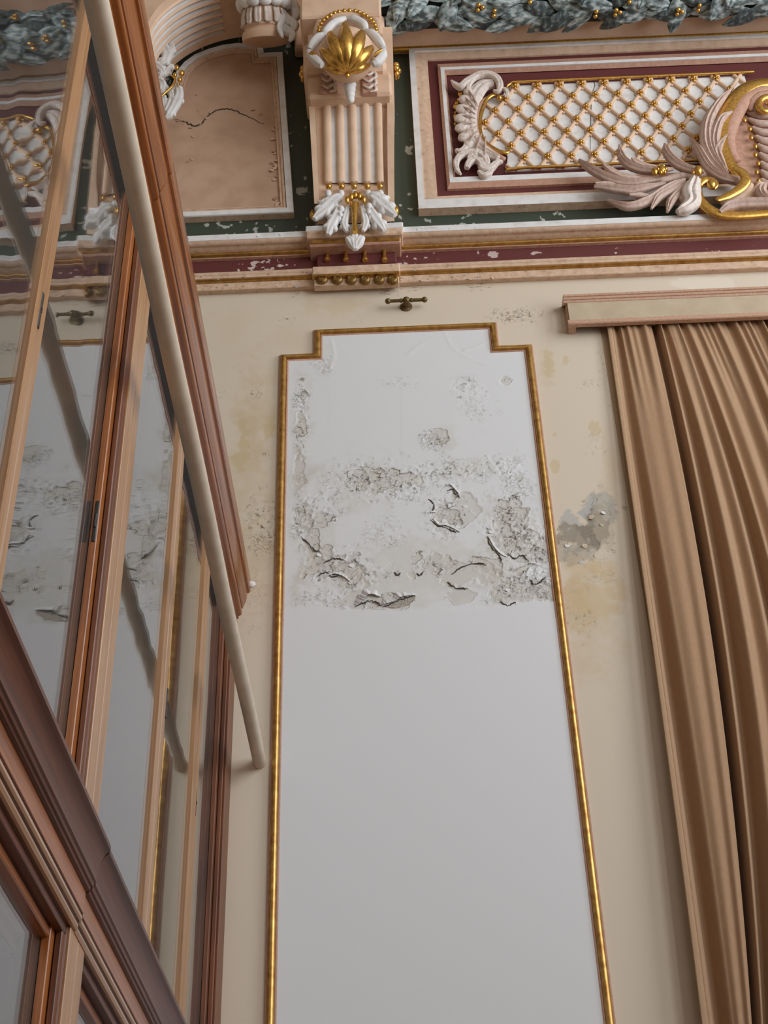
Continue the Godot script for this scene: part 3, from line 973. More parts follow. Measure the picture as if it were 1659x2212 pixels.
# ---- painted cornice under the frieze
func build_cornice() -> void:
	var c := base("trim_2", "painted plaster cornice of peach, gold and maroon bands running along the wall top")
	var xa := -6.0
	var xb := 6.0
	var t := PackedVector3Array()
	bar_x(t, [Vector2(0.0, 6.775), Vector2(0.03, 6.772), Vector2(0.033, 6.775), Vector2(0.034, 6.818), Vector2(0.03, 6.822)], xa, xb)
	bar_x(t, [Vector2(0.03, 6.838), Vector2(0.045, 6.842), Vector2(0.046, 6.858), Vector2(0.05, 6.862), Vector2(0.052, 6.872), Vector2(0.046, 6.884), Vector2(0.034, 6.888)], xa, xb)
	obj("lower_fascia", t, M.peach_worn, c)
	t = PackedVector3Array()
	bar_x(t, [Vector2(0.034, 6.82), Vector2(0.047, 6.823), Vector2(0.051, 6.829), Vector2(0.047, 6.836), Vector2(0.034, 6.84)], xa, xb)
	bar_x(t, [Vector2(0.05, 6.984), Vector2(0.062, 6.988), Vector2(0.067, 6.995), Vector2(0.066, 7.003), Vector2(0.056, 7.011)], xa, xb)
	obj("gold_bead", t, M.gold_old, c, 60.0)
	# maroon band, its paint chipped
	var s := Sheet.new(1600, 96, -0.6, 7.0, 3.8, 0.13, c8(98, 45, 44))
	var white := c8(222, 212, 206)
	for j in s.h:
		for i in s.w:
			var x := s.x0 + (i + 0.5) / s.w * s.sx
			var low := float(j) / s.h
			var q := nz.get_noise_2d(x * 420.0, j * 0.62) + 0.6 * nz.get_noise_2d(x * 60.0 + 40.0, j * 0.1)
			var near := 0.27 * smoothstep(1.2, 0.5, x) + 0.12 * low
			if q > 0.8 - near:
				s.blend(j * s.w + i, white, 0.85)
			elif q < -0.75:
				s.blend(j * s.w + i, c8(80, 36, 38), 0.5)
	for b in [[452, 562, 12, 4], [1066, 550, 12, 7], [1160, 546, 16, 5], [1033, 545, 5, 9], [905, 562, 8, 6], [605, 572, 14, 5], [640, 565, 10, 5]]:
		var p := at(b[0], b[1], 0.034)
		s.patch(nz, p.x, p.y, b[2] / 720.0, b[3] / 480.0, white, 0.8, 0.3, 0.0, 2.6)
	t = PackedVector3Array()
	bar_x(t, [Vector2(0.034, 6.886), Vector2(0.034, 6.978)], xa, xb, false)
	obj("maroon_band", t, s.material(0.6, 0.0), c, 30.0, s.map())
	t = PackedVector3Array()
	bar_x(t, [Vector2(0.03, 6.977), Vector2(0.05, 6.979), Vector2(0.051, 6.985), Vector2(0.045, 6.987)], xa, xb)
	obj("pink_fillet", t, M.rose, c)
	t = PackedVector3Array()
	bar_x(t, [Vector2(0.05, 7.009), Vector2(0.06, 7.011), Vector2(0.075, 7.013), Vector2(0.085, 7.019), Vector2(0.092, 7.021), Vector2(0.098, 7.019), Vector2(0.108, 7.022), Vector2(0.116, 7.03), Vector2(0.119, 7.036), Vector2(0.06, 7.05)], xa, xb)
	obj("peach_cyma", t, M.peach_worn, c, 50.0)
	t = PackedVector3Array()
	bar_x(t, [Vector2(0.1, 7.034), Vector2(0.121, 7.035), Vector2(0.121, 7.074), Vector2(0.117, 7.079), Vector2(0.0, 7.1)], xa, xb)
	obj("white_fillet", t, M.white, c)
	erode_cornice(c)

func erode_cornice(c: Node) -> void:
	var rng := RandomNumberGenerator.new()
	rng.seed = 31
	for k in 46:
		var x := rng.randf_range(-0.4, 1.15)
		chip(Vector3(x, 6.785 + rng.randf_range(-0.012, 0.02), 0.032), rng.randf_range(0.005, 0.013), rng, M.peach_worn if k % 3 else M.plaster_raw, c)
	for k in 26:
		chip(Vector3(rng.randf_range(-0.45, 1.0), rng.randf_range(7.03, 7.07), 0.12), rng.randf_range(0.004, 0.009), rng, M.white, c)
	for k in 20:
		chip(Vector3(rng.randf_range(-0.4, 0.9), rng.randf_range(6.83, 6.87), 0.048), rng.randf_range(0.004, 0.008), rng, M.plaster_raw if k % 2 else M.peach_worn, c)

func build_frieze_ground() -> void:
	var s := Sheet.new(1024, 512, -0.7, 8.8, 4.0, 1.75, c8(60, 70, 58))
	var white := c8(206, 208, 200)
	for j in s.h:
		var y := s.y1 - (j + 0.5) / s.h * s.sy
		for i in s.w:
			var x := s.x0 + (i + 0.5) / s.w * s.sx
			var q := nz.get_noise_2d(x * 330.0, y * 240.0) + 0.7 * nz.get_noise_2d(x * 50.0, y * 50.0 + 70.0)
			var near := 0.3 * smoothstep(7.32, 7.13, y) * smoothstep(1.5, 0.4, x) + 0.1 * smoothstep(8.0, 7.3, y)
			if q > 0.72 - near:
				s.blend(j * s.w + i, white, 0.8)
	for b in [[882, 325, 7, 9], [888, 318, 4, 4], [884, 420, 5, 6], [655, 410, 14, 12], [660, 385, 8, 6], [448, 484, 6, 5], [477, 480, 9, 3], [496, 479, 5, 3], [908, 482, 20, 8], [660, 275, 3, 5]]:
		var p := at(b[0], b[1], 0.0)
		s.patch(nz, p.x, p.y, b[2] / 600.0, b[3] / 400.0, white, 0.75, 0.3, 0.0, 2.6)
	var t := PackedVector3Array()
	plate(t, PackedVector2Array([Vector2(-6, 6.8), Vector2(6, 6.8), Vector2(6, 10.6), Vector2(-6, 10.6)]), -0.012, 0.0)
	obj("green_frieze", t, s.material(0.6, 0.0), get_node("wall_front"), 30.0, s.map())

func build_upper_moulding() -> void:
	var c := base("trim_3", "projecting rose and gold bed moulding under the laurel garland")
	var t := PackedVector3Array()
	bar_x(t, [Vector2(0.0, 8.672), Vector2(0.05, 8.668), Vector2(0.056, 8.664), Vector2(0.30, 8.69), Vector2(0.32, 8.75), Vector2(0.2, 8.95), Vector2(0.0, 8.97)], 0.5, 6.0)
	obj("rose_soffit", t, M.peach, c)
	t = PackedVector3Array()
	bar_x(t, [Vector2(0.02, 8.652), Vector2(0.042, 8.650), Vector2(0.052, 8.656), Vector2(0.054, 8.664), Vector2(0.04, 8.672)], 0.5, 6.0)
	obj("gold_bead", t, M.gold, c, 60.0)
	t = PackedVector3Array()
	box(t, Vector3(-6.0, 9.0, 0.0), Vector3(6.0, 9.25, 0.5), 0.02)
	obj("upper_shelf", t, M.peach, c)
	t = PackedVector3Array()
	box(t, Vector3(0.05, 8.672, 0.0), Vector3(0.5, 9.0, 0.06), 0.01)
	obj("bed_block", t, M.peach, c)

# ---- the glazed screen on the left
const GX := -0.192
func pane_mesh(z0: float, z1: float, y0: float, y1: float, seed_: int, ajar: float) -> ArrayMesh:
	# old drawn glass: a thin sheet, faintly uneven, with two faces
	var st := SurfaceTool.new()
	st.begin(Mesh.PRIMITIVE_TRIANGLES)
	var nzs := maxi(8, int((z1 - z0) / 0.02))
	var nys := maxi(8, int((y1 - y0) / 0.045))
	var n := fbm(seed_, 1.0, 2)
	for face in 2:
		var off := face * (nzs + 1) * (nys + 1)
		for j in nys + 1:
			for i in nzs + 1:
				var z := lerpf(z0, z1, float(i) / nzs)
				var y := lerpf(y0, y1, float(j) / nys)
				var d := 0.00018 * n.get_noise_2d(z * 5.0, y * 1.1) + 0.00005 * n.get_noise_2d(z * 12.0 + 30.0, y * 1.6) - ajar * (z - z0)
				st.add_vertex(Vector3(GX + (0.0 if face == 0 else -0.004) + d, y, z))
		for j in nys:
			for i in nzs:
				var a := off + j * (nzs + 1) + i
				var q := [a, a + 1, a + nzs + 2, a, a + nzs + 2, a + nzs + 1]
				if face == 1:
					q.reverse()
				for k in q:
					st.add_index(k)
	st.generate_normals()
	return st.commit()

func build_screen() -> void:
	var s := thing("glazed_screen", "tall varnished wooden glazed screen standing at right angles to the wall", "screen", Vector3(GX, 0, 2.8))
	var o := origin_of(s)
	var zend := 5.8
	# heavy top moulding in two lengths with an open joint
	var head := [Vector2(-0.27, 4.83), Vector2(-0.152, 4.83), Vector2(-0.15, 4.832), Vector2(-0.15, 4.864), Vector2(-0.144, 4.867), Vector2(-0.146, 4.872), Vector2(-0.146, 4.878), Vector2(-0.137, 4.881), Vector2(-0.132, 4.888), Vector2(-0.132, 4.9), Vector2(-0.137, 4.906), Vector2(-0.139, 4.912), Vector2(-0.13, 4.915), Vector2(-0.126, 4.925), Vector2(-0.119, 4.944), Vector2(-0.114, 4.968), Vector2(-0.112, 4.99), Vector2(-0.104, 4.993), Vector2(-0.1, 5.0), Vector2(-0.1, 5.058), Vector2(-0.104, 5.064), Vector2(-0.27, 5.066)]
	var zj := atx(370, 385, -0.1).z
	var t := PackedVector3Array()
	bar_z(t, head, 0.0, zj - 0.002)
	obj("top_moulding", t, M.wood_z, s)
	t = PackedVector3Array()
	bar_z(t, head.map(func(p): return p + Vector2(0.0015, 0.001)), zj + 0.002, zend)
	obj("top_moulding", t, M.wood_z, s)
	t = PackedVector3Array()
	box(t, Vector3(-0.262, 4.822, 0.0), Vector3(-0.154, 4.832, zend), 0.002)
	obj("shaded_head_rail", t, M.wood_head_shade, s)  # underside shade put in as a near-black strip below the moulding
	# transom moulding, also jointed; light on fascia and fillets put into their paler woods
	var tr := [Vector2(-0.27, 2.65), Vector2(-0.178, 2.65), Vector2(-0.178, 2.667), Vector2(-0.159, 2.667), Vector2(-0.157, 2.67), Vector2(-0.157, 2.686), Vector2(-0.146, 2.688), Vector2(-0.146, 2.7), Vector2(-0.14, 2.703), Vector2(-0.14, 2.716), Vector2(-0.134, 2.718), Vector2(-0.134, 2.766), Vector2(-0.125, 2.768), Vector2(-0.123, 2.774), Vector2(-0.119, 2.775), Vector2(-0.117, 2.783), Vector2(-0.113, 2.785), Vector2(-0.1135, 2.795), Vector2(-0.111, 2.812), Vector2(-0.106, 2.83), Vector2(-0.098, 2.846), Vector2(-0.094, 2.848), Vector2(-0.09, 2.852), Vector2(-0.09, 2.862), Vector2(-0.095, 2.868), Vector2(-0.2, 2.882), Vector2(-0.27, 2.882)]
	var fascia := [Vector2(-0.15, 2.719), Vector2(-0.1335, 2.719), Vector2(-0.1325, 2.72), Vector2(-0.1325, 2.765), Vector2(-0.15, 2.765)]
	var lower_fillet := [Vector2(-0.16, 2.687), Vector2(-0.145, 2.687), Vector2(-0.141, 2.692), Vector2(-0.141, 2.697), Vector2(-0.145, 2.6995), Vector2(-0.16, 2.6995)]
	var upper_fillet := [Vector2(-0.15, 2.704), Vector2(-0.138, 2.704), Vector2(-0.1345, 2.707), Vector2(-0.1345, 2.7135), Vector2(-0.138, 2.7165), Vector2(-0.15, 2.7165)]
	var rail := [Vector2(-0.26, 2.644), Vector2(-0.18, 2.644), Vector2(-0.177, 2.647), Vector2(-0.177, 2.661), Vector2(-0.18, 2.664), Vector2(-0.26, 2.664)]
	zj = atx(238, 1858, -0.09).z
	for far in [true, false]:
		var z0 := 0.0 if far else zj + 0.003
		var z1 := zj - 0.003 if far else zend
		for q in [["transom_moulding", tr, M.wood_dark], ["transom_fascia", fascia, M.wood_mid], ["lower_fillet", lower_fillet, M.wood_pale_z], ["upper_fillet", upper_fillet, M.wood_pale_z], ["sash_rail", rail, M.wood_mid]]:
			t = PackedVector3Array()
			bar_z(t, q[1].map(func(p): return p + Vector2(-0.003 if far else 0.0, -0.003 if far else 0.0)), z0, z1)
			obj(q[0], t, q[2], s)
	# wall jamb in three steps: face, stop, sash stile
	t = PackedVector3Array()
	bar_y(t, [Vector2(-0.27, 0.0), Vector2(-0.151, 0.0), Vector2(-0.15, 0.002), Vector2(-0.15, 0.14), Vector2(-0.152, 0.142), Vector2(-0.157, 0.142), Vector2(-0.159, 0.13), Vector2(-0.27, 0.13)], 0.0, 4.83)
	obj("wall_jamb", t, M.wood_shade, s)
	t = PackedVector3Array()
	bar_y(t, [Vector2(-0.191, 0.13), Vector2(-0.158, 0.13), Vector2(-0.158, 0.164), Vector2(-0.16, 0.166), Vector2(-0.172, 0.166), Vector2(-0.174, 0.155), Vector2(-0.191, 0.155)], 0.0, 4.83)
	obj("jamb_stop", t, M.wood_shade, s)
	t = PackedVector3Array()
	bar_y(t, [Vector2(-0.191, 0.155), Vector2(-0.175, 0.155), Vector2(-0.175, 0.2), Vector2(-0.177, 0.202), Vector2(-0.191, 0.202)], 0.0, 4.83)
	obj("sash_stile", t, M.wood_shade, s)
	# the broad post between the two bays: face, stop, sash stile
	t = PackedVector3Array()
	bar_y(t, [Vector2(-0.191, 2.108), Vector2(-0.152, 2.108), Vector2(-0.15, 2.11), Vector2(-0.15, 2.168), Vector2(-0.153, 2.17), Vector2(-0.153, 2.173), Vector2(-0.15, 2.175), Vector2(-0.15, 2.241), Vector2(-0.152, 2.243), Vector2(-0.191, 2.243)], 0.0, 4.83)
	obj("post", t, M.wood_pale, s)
	t = PackedVector3Array()
	bar_y(t, [Vector2(-0.191, 2.243), Vector2(-0.155, 2.243), Vector2(-0.155, 2.248), Vector2(-0.159, 2.25), Vector2(-0.159, 2.27), Vector2(-0.161, 2.272), Vector2(-0.171, 2.272), Vector2(-0.173, 2.262), Vector2(-0.191, 2.262)], 0.0, 4.83)
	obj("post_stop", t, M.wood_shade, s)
	t = PackedVector3Array()
	bar_y(t, [Vector2(-0.191, 2.262), Vector2(-0.174, 2.262), Vector2(-0.174, 2.3), Vector2(-0.176, 2.302), Vector2(-0.191, 2.302)], 0.0, 4.83)
	obj("sash_stile", t, M.wood_v, s)
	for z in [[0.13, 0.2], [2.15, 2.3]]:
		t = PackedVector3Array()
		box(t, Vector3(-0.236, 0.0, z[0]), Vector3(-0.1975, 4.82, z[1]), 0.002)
		obj("shaded_post_back", t, M.post_back_shade, s)  # post and jamb backs behind the glass, their shade put into the colour
	# slim sash bars
	var lights := [0.202]
	for b in [[403, 1900, 417, 1900], [314, 1900, 331, 1900], [107, 481, 131.6, 481]]:
		var za := atx(b[2], b[3], -0.184).z
		var zb := atx(b[0], b[1], -0.184).z
		t = PackedVector3Array()
		bar_y(t, [Vector2(-0.205, za), Vector2(-0.185, za), Vector2(-0.184, za + 0.002), Vector2(-0.184, lerpf(za, zb, 0.42)), Vector2(-0.1868, lerpf(za, zb, 0.45)), Vector2(-0.1868, lerpf(za, zb, 0.5)), Vector2(-0.184, lerpf(za, zb, 0.53)), Vector2(-0.184, zb - 0.002), Vector2(-0.185, zb), Vector2(-0.205, zb)], 2.88, 4.835)
		obj("sash_bar", t, M.wood_pale, s)
		if b[0] == 314:
			lights.append_array([za, zb, 2.108, 2.302])
		else:
			lights.append_array([za, zb])
	lights.append_array([zend - 0.1])
	# end post, plinth
	t = PackedVector3Array()
	box(t, Vector3(-0.27, 0, zend - 0.12), Vector3(-0.14, 4.83, zend), 0.004)
	obj("end_post", t, M.wood_v, s)
	t = PackedVector3Array()
	box(t, Vector3(-0.26, 0, 0.07), Vector3(-0.16, 0.9, zend - 0.1), 0.004)
	obj("base_panel", t, M.wood_dark, s)
	# panes above and below the transom
	for i in range(0, lights.size(), 2):
		put("pane", shifted(pane_mesh(lights[i], lights[i + 1], 2.88, 4.835, 40 + i, 0.032 if i == lights.size() - 2 else 0.0), o), M.glass, s)
	for r in [[0.202, 2.108, 60], [2.302, zend - 0.1, 61]]:
		put("lower_pane", shifted(pane_mesh(r[0], r[1], 0.9, 2.655, r[2], 0.0), o), M.glass, s)
	# latch plates on bars and post, all at one height
	for p in [[88, 672, -0.184], [212, 1122, -0.174], [361, 1520, -0.184], [423, 1735, -0.186]]:
		var c := atx(p[0], p[1], p[2])
		t = PackedVector3Array()
		if p[0] == 212:
			box(t, Vector3(-0.186, c.y - 0.06, 2.298), Vector3(-0.176, c.y + 0.06, 2.305), 0.002)
			box(t, Vector3(-0.184, c.y - 0.02, 2.302), Vector3(-0.179, c.y + 0.02, 2.308), 0.001)
		else:
			box(t, Vector3(-0.19, c.y - 0.05, c.z - 0.004), Vector3(p[2] + 0.002, c.y + 0.05, c.z + 0.008), 0.002)
			ball(t, Vector3(p[2] + 0.002, c.y, c.z + 0.002), Vector3(0.003, 0.008, 0.004), 6, 4)
		obj("latch_plate", t, M.iron, s)
	# closed lobby behind the glass, dark wall lining added to dim the view
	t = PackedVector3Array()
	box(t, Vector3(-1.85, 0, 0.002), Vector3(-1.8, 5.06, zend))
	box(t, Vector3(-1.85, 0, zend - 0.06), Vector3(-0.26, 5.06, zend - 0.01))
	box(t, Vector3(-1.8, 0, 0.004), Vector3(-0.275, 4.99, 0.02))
	obj("boarding_and_dark_lining", t, M.inside, s)
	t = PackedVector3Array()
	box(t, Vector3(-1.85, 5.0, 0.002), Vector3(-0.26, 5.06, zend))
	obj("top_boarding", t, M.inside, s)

func shifted(m: ArrayMesh, o: Vector3) -> ArrayMesh:
	var st := SurfaceTool.new()
	st.append_from(m, 0, Transform3D(Basis(), -o))
	return st.commit()

# ---- curtain, pelmet and the window recess
func build_curtain() -> void:
	var w := base("window_1", "window recess hidden behind the drawn brown curtain", Vector3(2.74, 0.6, -0.3))
	var t := PackedVector3Array()
	for x in [1.53, 2.7, 3.85]:
		box(t, Vector3(x, 0.6, -0.28), Vector3(x + 0.1, 6.47, -0.2), 0.005)
	for y in [0.6, 3.2, 6.37]:
		box(t, Vector3(1.53, y, -0.275), Vector3(3.95, y + 0.1, -0.205), 0.005)
	obj("window_frame", t, M.wood_shade, w)
	t = PackedVector3Array()
	box(t, Vector3(1.528, 0.6, -0.08), Vector3(1.60, 6.46, -0.006), 0.004)
	obj("jamb_board", t, M.jamb, w)
	t = PackedVector3Array()
	box(t, Vector3(1.53, 0.6, -0.33), Vector3(3.95, 6.47, -0.29))
	obj("closed_shutter", t, M.wood_shade, w)
	# pelmet: beige board between two stepped rose mouldings, returned to the wall
	var p := thing("curtain_pelmet", "long beige pelmet box with rose mouldings above the brown curtain", "pelmet", Vector3(2.7, 6.49, 0.05))
	var xl := 1.372
	t = PackedVector3Array()
	bar_x(t, [Vector2(0.05, 6.43), Vector2(0.066, 6.43), Vector2(0.066, 6.556), Vector2(0.05, 6.556)], xl + 0.01, 4.05)
	obj("pelmet_board", t, M.pelmet, p)
	t = PackedVector3Array()
	bar_x(t, [Vector2(0.05, 6.548), Vector2(0.068, 6.549), Vector2(0.071, 6.555), Vector2(0.071, 6.561), Vector2(0.076, 6.563), Vector2(0.078, 6.568), Vector2(0.078, 6.575), Vector2(0.083, 6.577), Vector2(0.083, 6.59), Vector2(0.0, 6.592)], xl - 0.008, 4.06)
	obj("upper_moulding", t, M.pelmet_trim, p)
	t = PackedVector3Array()
	bar_x(t, [Vector2(0.05, 6.4), Vector2(0.072, 6.4), Vector2(0.076, 6.404), Vector2(0.076, 6.412), Vector2(0.072, 6.415), Vector2(0.072, 6.424), Vector2(0.067, 6.427), Vector2(0.067, 6.434), Vector2(0.05, 6.436)], xl, 4.05)
	obj("lower_moulding", t, M.pelmet_trim, p)
	for x in [xl + 0.004, 4.0]:
		t = PackedVector3Array()
		box(t, Vector3(x, 6.405, 0.0), Vector3(x + 0.036, 6.56, 0.052), 0.003)
		obj("end_return", t, M.pelmet_trim, p)
	t = PackedVector3Array()
	tube(t, [Vector3(1.44, 6.455, 0.02), Vector3(4.0, 6.455, 0.02)], [0.008, 0.008], Vector3.BACK, 1.0, 8)
	obj("curtain_rail", t, M.iron, p)
	# curtain: folds placed column by column at three heights
	var top := [1313.0, 1322, 1331, 1342, 1358, 1376, 1392, 1405, 1419, 1429, 1438, 1446, 1455, 1466, 1474, 1486, 1496]
	var mid := [1408.0, 1419, 1437, 1463, 1486, 1503, 1519, 1534, 1547, 1561, 1582, 1608, 1632, 1654, 1676, 1696, 1712]
	var low := [1515.0, 1531, 1555, 1580, 1592, 1604, 1613, 1620, 1627, 1641, 1657, 1684, 1710, 1740, 1764, 1790, 1812]
	var dep := [0.03, 0.036, -0.012, 0.04, 0.048, 0.044, 0.052, 0.046, -0.07, 0.05, -0.01, 0.06, 0.03, 0.052, -0.005, 0.055, 0.01]
	var xt := []
	var xm := []
	var xb := []
	for i in top.size():
		xt.append(at(top[i], 712, 0.03).x)
		xm.append(at(mid[i], 1400, 0.04).x)
		xb.append(at(low[i], 2212, 0.07).x)
	var rng := RandomNumberGenerator.new()
	rng.seed = 3
	while xt[-1] < 3.95:
		var g := rng.randf_range(0.024, 0.05)
		xt.append(xt[-1] + g)
		xm.append(xm[-1] + g * rng.randf_range(0.9, 1.15))
		xb.append(xb[-1] + g * rng.randf_range(0.95, 1.25))
		dep.append(rng.randf_range(0.03, 0.06) if dep.size() % 2 == 1 else rng.randf_range(-0.025, 0.03))
	var st := SurfaceTool.new()
	st.begin(Mesh.PRIMITIVE_TRIANGLES)
	var cols := xt.size()
	var per := 8
	var ytop := 6.45
	var ybot := 0.35
	var rows := 64
	for j in rows + 1:
		var y := lerpf(ytop, ybot, float(j) / rows)
		for i in (cols - 1) * per + 1:
			var k := mini(i / per, cols - 2)
			var f := float(i - k * per) / per
			var e := smoothstep(0.0, 1.0, f)
			var xs := []
			for q in [k, k + 1]:
				# quadratic through the three heights 6.40, 4.61, 3.13, straight below
				var yy := maxf(y, 2.6)
				var l0 := (yy - 4.61) * (yy - 3.13) / ((6.40 - 4.61) * (6.40 - 3.13))
				var l1 := (yy - 6.40) * (yy - 3.13) / ((4.61 - 6.40) * (4.61 - 3.13))
				var l2 := (yy - 6.40) * (yy - 4.61) / ((3.13 - 6.40) * (3.13 - 4.61))
				xs.append(xt[q] * l0 + xm[q] * l1 + xb[q] * l2)
			var grow := 0.5 + 0.75 * smoothstep(6.45, 4.4, y)
			var z: float = lerpf(dep[k], dep[k + 1], e) * grow + lerpf(0.012, 0.05, smoothstep(6.2, 3.0, y))
			# small gathers just under the rail
			var xw: float = lerpf(xt[k], xt[k + 1], f)
			z += (0.006 * sin(xw * 175.0 + 1.6 * sin(xw * 31.0)) + 0.004 * sin(xw * 83.0 + 2.0)) * smoothstep(5.75, 6.42, y)
			z = clampf(z, -0.14, 0.05 if y > 6.38 else 0.3)
			st.add_vertex(Vector3(lerpf(xs[0], xs[1], f), y, z) - Vector3(2.7, 3.4, 0.03))
	var nc := (cols - 1) * per + 1
	for j in rows:
		for i in nc - 1:
			var a := j * nc + i
			for q in [a, a + 1, a + nc + 1, a, a + nc + 1, a + nc]:
				st.add_index(q)
	st.generate_normals()
	var c := thing("curtain", "long brown pleated curtain hanging from the beige pelmet beside the white panel", "curtain", Vector3(2.7, 3.4, 0.03))
	put("cloth", st.commit(), M.curtain, c)
	# the turned leading edge
	t = PackedVector3Array()
	var prev := []
	for j in rows + 1:
		var y := lerpf(ytop, ybot, float(j) / rows)
		var yy := maxf(y, 2.6)
		var l0 := (yy - 4.61) * (yy - 3.13) / ((6.40 - 4.61) * (6.40 - 3.13))
		var l1 := (yy - 6.40) * (yy - 3.13) / ((4.61 - 6.40) * (4.61 - 3.13))
		var l2 := (yy - 6.40) * (yy - 4.61) / ((3.13 - 6.40) * (3.13 - 4.61))
		var x0: float = xt[0] * l0 + xm[0] * l1 + xb[0] * l2
		var x1: float = xt[1] * l0 + xm[1] * l1 + xb[1] * l2
		var zz := 0.03 * (0.5 + 0.75 * smoothstep(6.45, 4.4, y)) + lerpf(0.014, 0.052, smoothstep(6.2, 3.0, y))
		zz = minf(zz, 0.046) if y > 6.38 else zz
		var r := [Vector3(x0 + 0.004, y, zz - 0.012), Vector3(x0 - 0.002, y, zz - 0.004), Vector3(x0, y, zz + 0.004), Vector3(lerpf(x0, x1, 0.7), y, zz + 0.007), Vector3(lerpf(x0, x1, 1.0), y, zz + 0.001)]
		if prev.size():
			for k in 4:
				quad(t, r[k], r[k + 1], prev[k + 1], prev[k])
		prev = r
	obj("hem", t, M.hem, c, 60.0)

# ---- pipe and hook
func build_pipe() -> void:
	var p := thing("pipe", "cream painted pipe running past the glazed screen into the wall", "pipe", Vector3(-0.04, 4.2, 0))
	var t := PackedVector3Array()
	var path := []
	for i in 30:
		path.append(Vector3(-0.041 + 0.0015 * sin(i * 0.9), 4.198 + 0.002 * sin(i * 0.5), -0.02 + i * 0.2))
	tube(t, path, [0.0255, 0.0255], Vector3.UP, 1.0, 20)
	obj("barrel", t, M.pipe, p, 60.0)

func build_hook() -> void:
	var zb := 0.045
	var c := at(877, 649, zb)
	var h := thing("wall_hook", "small brass double-ended hook bar on the wall above the white panel", "hook", Vector3(c.x, c.y, 0))
	var t := PackedVector3Array()
	lathe(t, [Vector2(0, -0.001), Vector2(0.03, 0.0), Vector2(0.03, 0.005), Vector2(0.022, 0.009), Vector2(0.012, 0.012), Vector2(0.010, 0.045), Vector2(0, 0.045)], Vector3(c.x, c.y, 0), 16, Basis(Vector3.RIGHT, PI / 2))
	obj("rosette", t, M.brass, h, 50.0)
	t = PackedVector3Array()
	var xl := at(838, 650, zb).x
	var xr := at(917, 647, zb).x
	tube(t, [Vector3(xl, c.y, zb), Vector3(xr, c.y, zb)], [0.0085, 0.0085], Vector3.BACK, 1.0, 10)
	for x in [lerpf(xl, xr, 0.36), lerpf(xl, xr, 0.64)]:
		tube(t, [Vector3(x - 0.004, c.y, zb), Vector3(x + 0.004, c.y, zb)], [0.0115, 0.0115], Vector3.BACK, 1.0, 10)
	obj("bar", t, M.brass, h, 60.0)
	for q in [[xl, 0.0145], [(xl + xr) / 2, 0.019], [xr, 0.0145]]:
		t = PackedVector3Array()
		ball(t, Vector3(q[0], c.y, zb), Vector3.ONE * q[1], 14, 9)
		obj("knob", t, M.brass, h, 60.0)

# ---- arched niche panel, vault arch and hanging capital left of the corbel
func build_niche() -> void:
	var n := thing("niche_panel", "cracked brown arched wall panel with white border left of the corbel", "panel", Vector3(-0.6, 7.3, 0))
	var path := []
	for p in [[-1.6, 7.31], [0.06, 7.31], [-0.02, 8.68], [-0.126, 8.68], [-0.135, 8.76], [-0.2, 8.775], [-0.285, 8.785], [-0.37, 8.772], [-0.45, 8.738], [-0.523, 8.693], [-0.58, 8.625], [-0.62, 8.54], [-0.65, 8.3], [-1.6, 8.3]]:
		path.append(Vector3(p[0], p[1], 0.0))
	var t := PackedVector3Array()
	sweep(t, path, Vector3.BACK, [Vector2(0, 0), Vector2(0.0, 0.036)], true)
	obj("border_edge", t, M.peach_worn, n)  # underside shade put into a browner edge round the white border
	t = PackedVector3Array()
	sweep(t, path, Vector3.BACK, [Vector2(0.0, 0.036), Vector2(0.0, 0.04), Vector2(0.003, 0.045), Vector2(0.034, 0.045), Vector2(0.036, 0.036)], true)
	obj("white_border", t, M.white, n)
	t = PackedVector3Array()
	sweep(t, path, Vector3.BACK, [Vector2(0.036, 0.032), Vector2(0.04, 0.038), Vector2(0.05, 0.038), Vector2(0.054, 0.03), Vector2(0.058, 0.03), Vector2(0.06, 0.034), Vector2(0.066, 0.034), Vector2(0.07, 0.022)], true)
	obj("peach_fillet", t, M.peach_worn, n)
	var poly := PackedVector2Array()
	for p in path:
		poly.append(Vector2(p.x, p.y))
	t = PackedVector3Array()
	plate(t, Geometry2D.offset_polygon(poly, -0.015)[0], 0.001, 0.02)
	obj("panel_ground", t, M.niche, n)
	# a blown crack and its crumbs
	t = PackedVector3Array()
	var crack := smooth_path(px_path([378, 258, 400, 264, 425, 272, 440, 262, 452, 248, 470, 238, 492, 235, 515, 242, 540, 254, 570, 268], 0.021), 8)
	var rng := RandomNumberGenerator.new()
	rng.seed = 8
	for i in crack.size():
		crack[i] += Vector3(rng.randf_range(-0.004, 0.004), rng.randf_range(-0.006, 0.006), 0)
	tube(t, crack, [0.002, 0.006, 0.004, 0.005, 0.004, 0.002], Vector3.BACK, 0.5, 5)
	obj("crack", t, M.crack, n)
	for b in [[385, 262, 6], [398, 268, 7], [412, 276, 8], [418, 296, 7], [432, 268, 6], [446, 256, 7], [455, 244, 6], [545, 238, 8], [560, 248, 6], [430, 240, 6], [405, 350, 7], [415, 345, 6], [425, 205, 5], [565, 246, 5]]:
		chip(at(b[0], b[1], 0.02), b[2] / 560.0, rng, M.niche, n)
	# flaked right edge
	for k in 26:
		chip(at(rng.randf_range(586, 616), rng.randf_range(270, 445), 0.024), rng.randf_range(0.006, 0.016), rng, M.rose if k % 3 == 0 else M.peach, n)

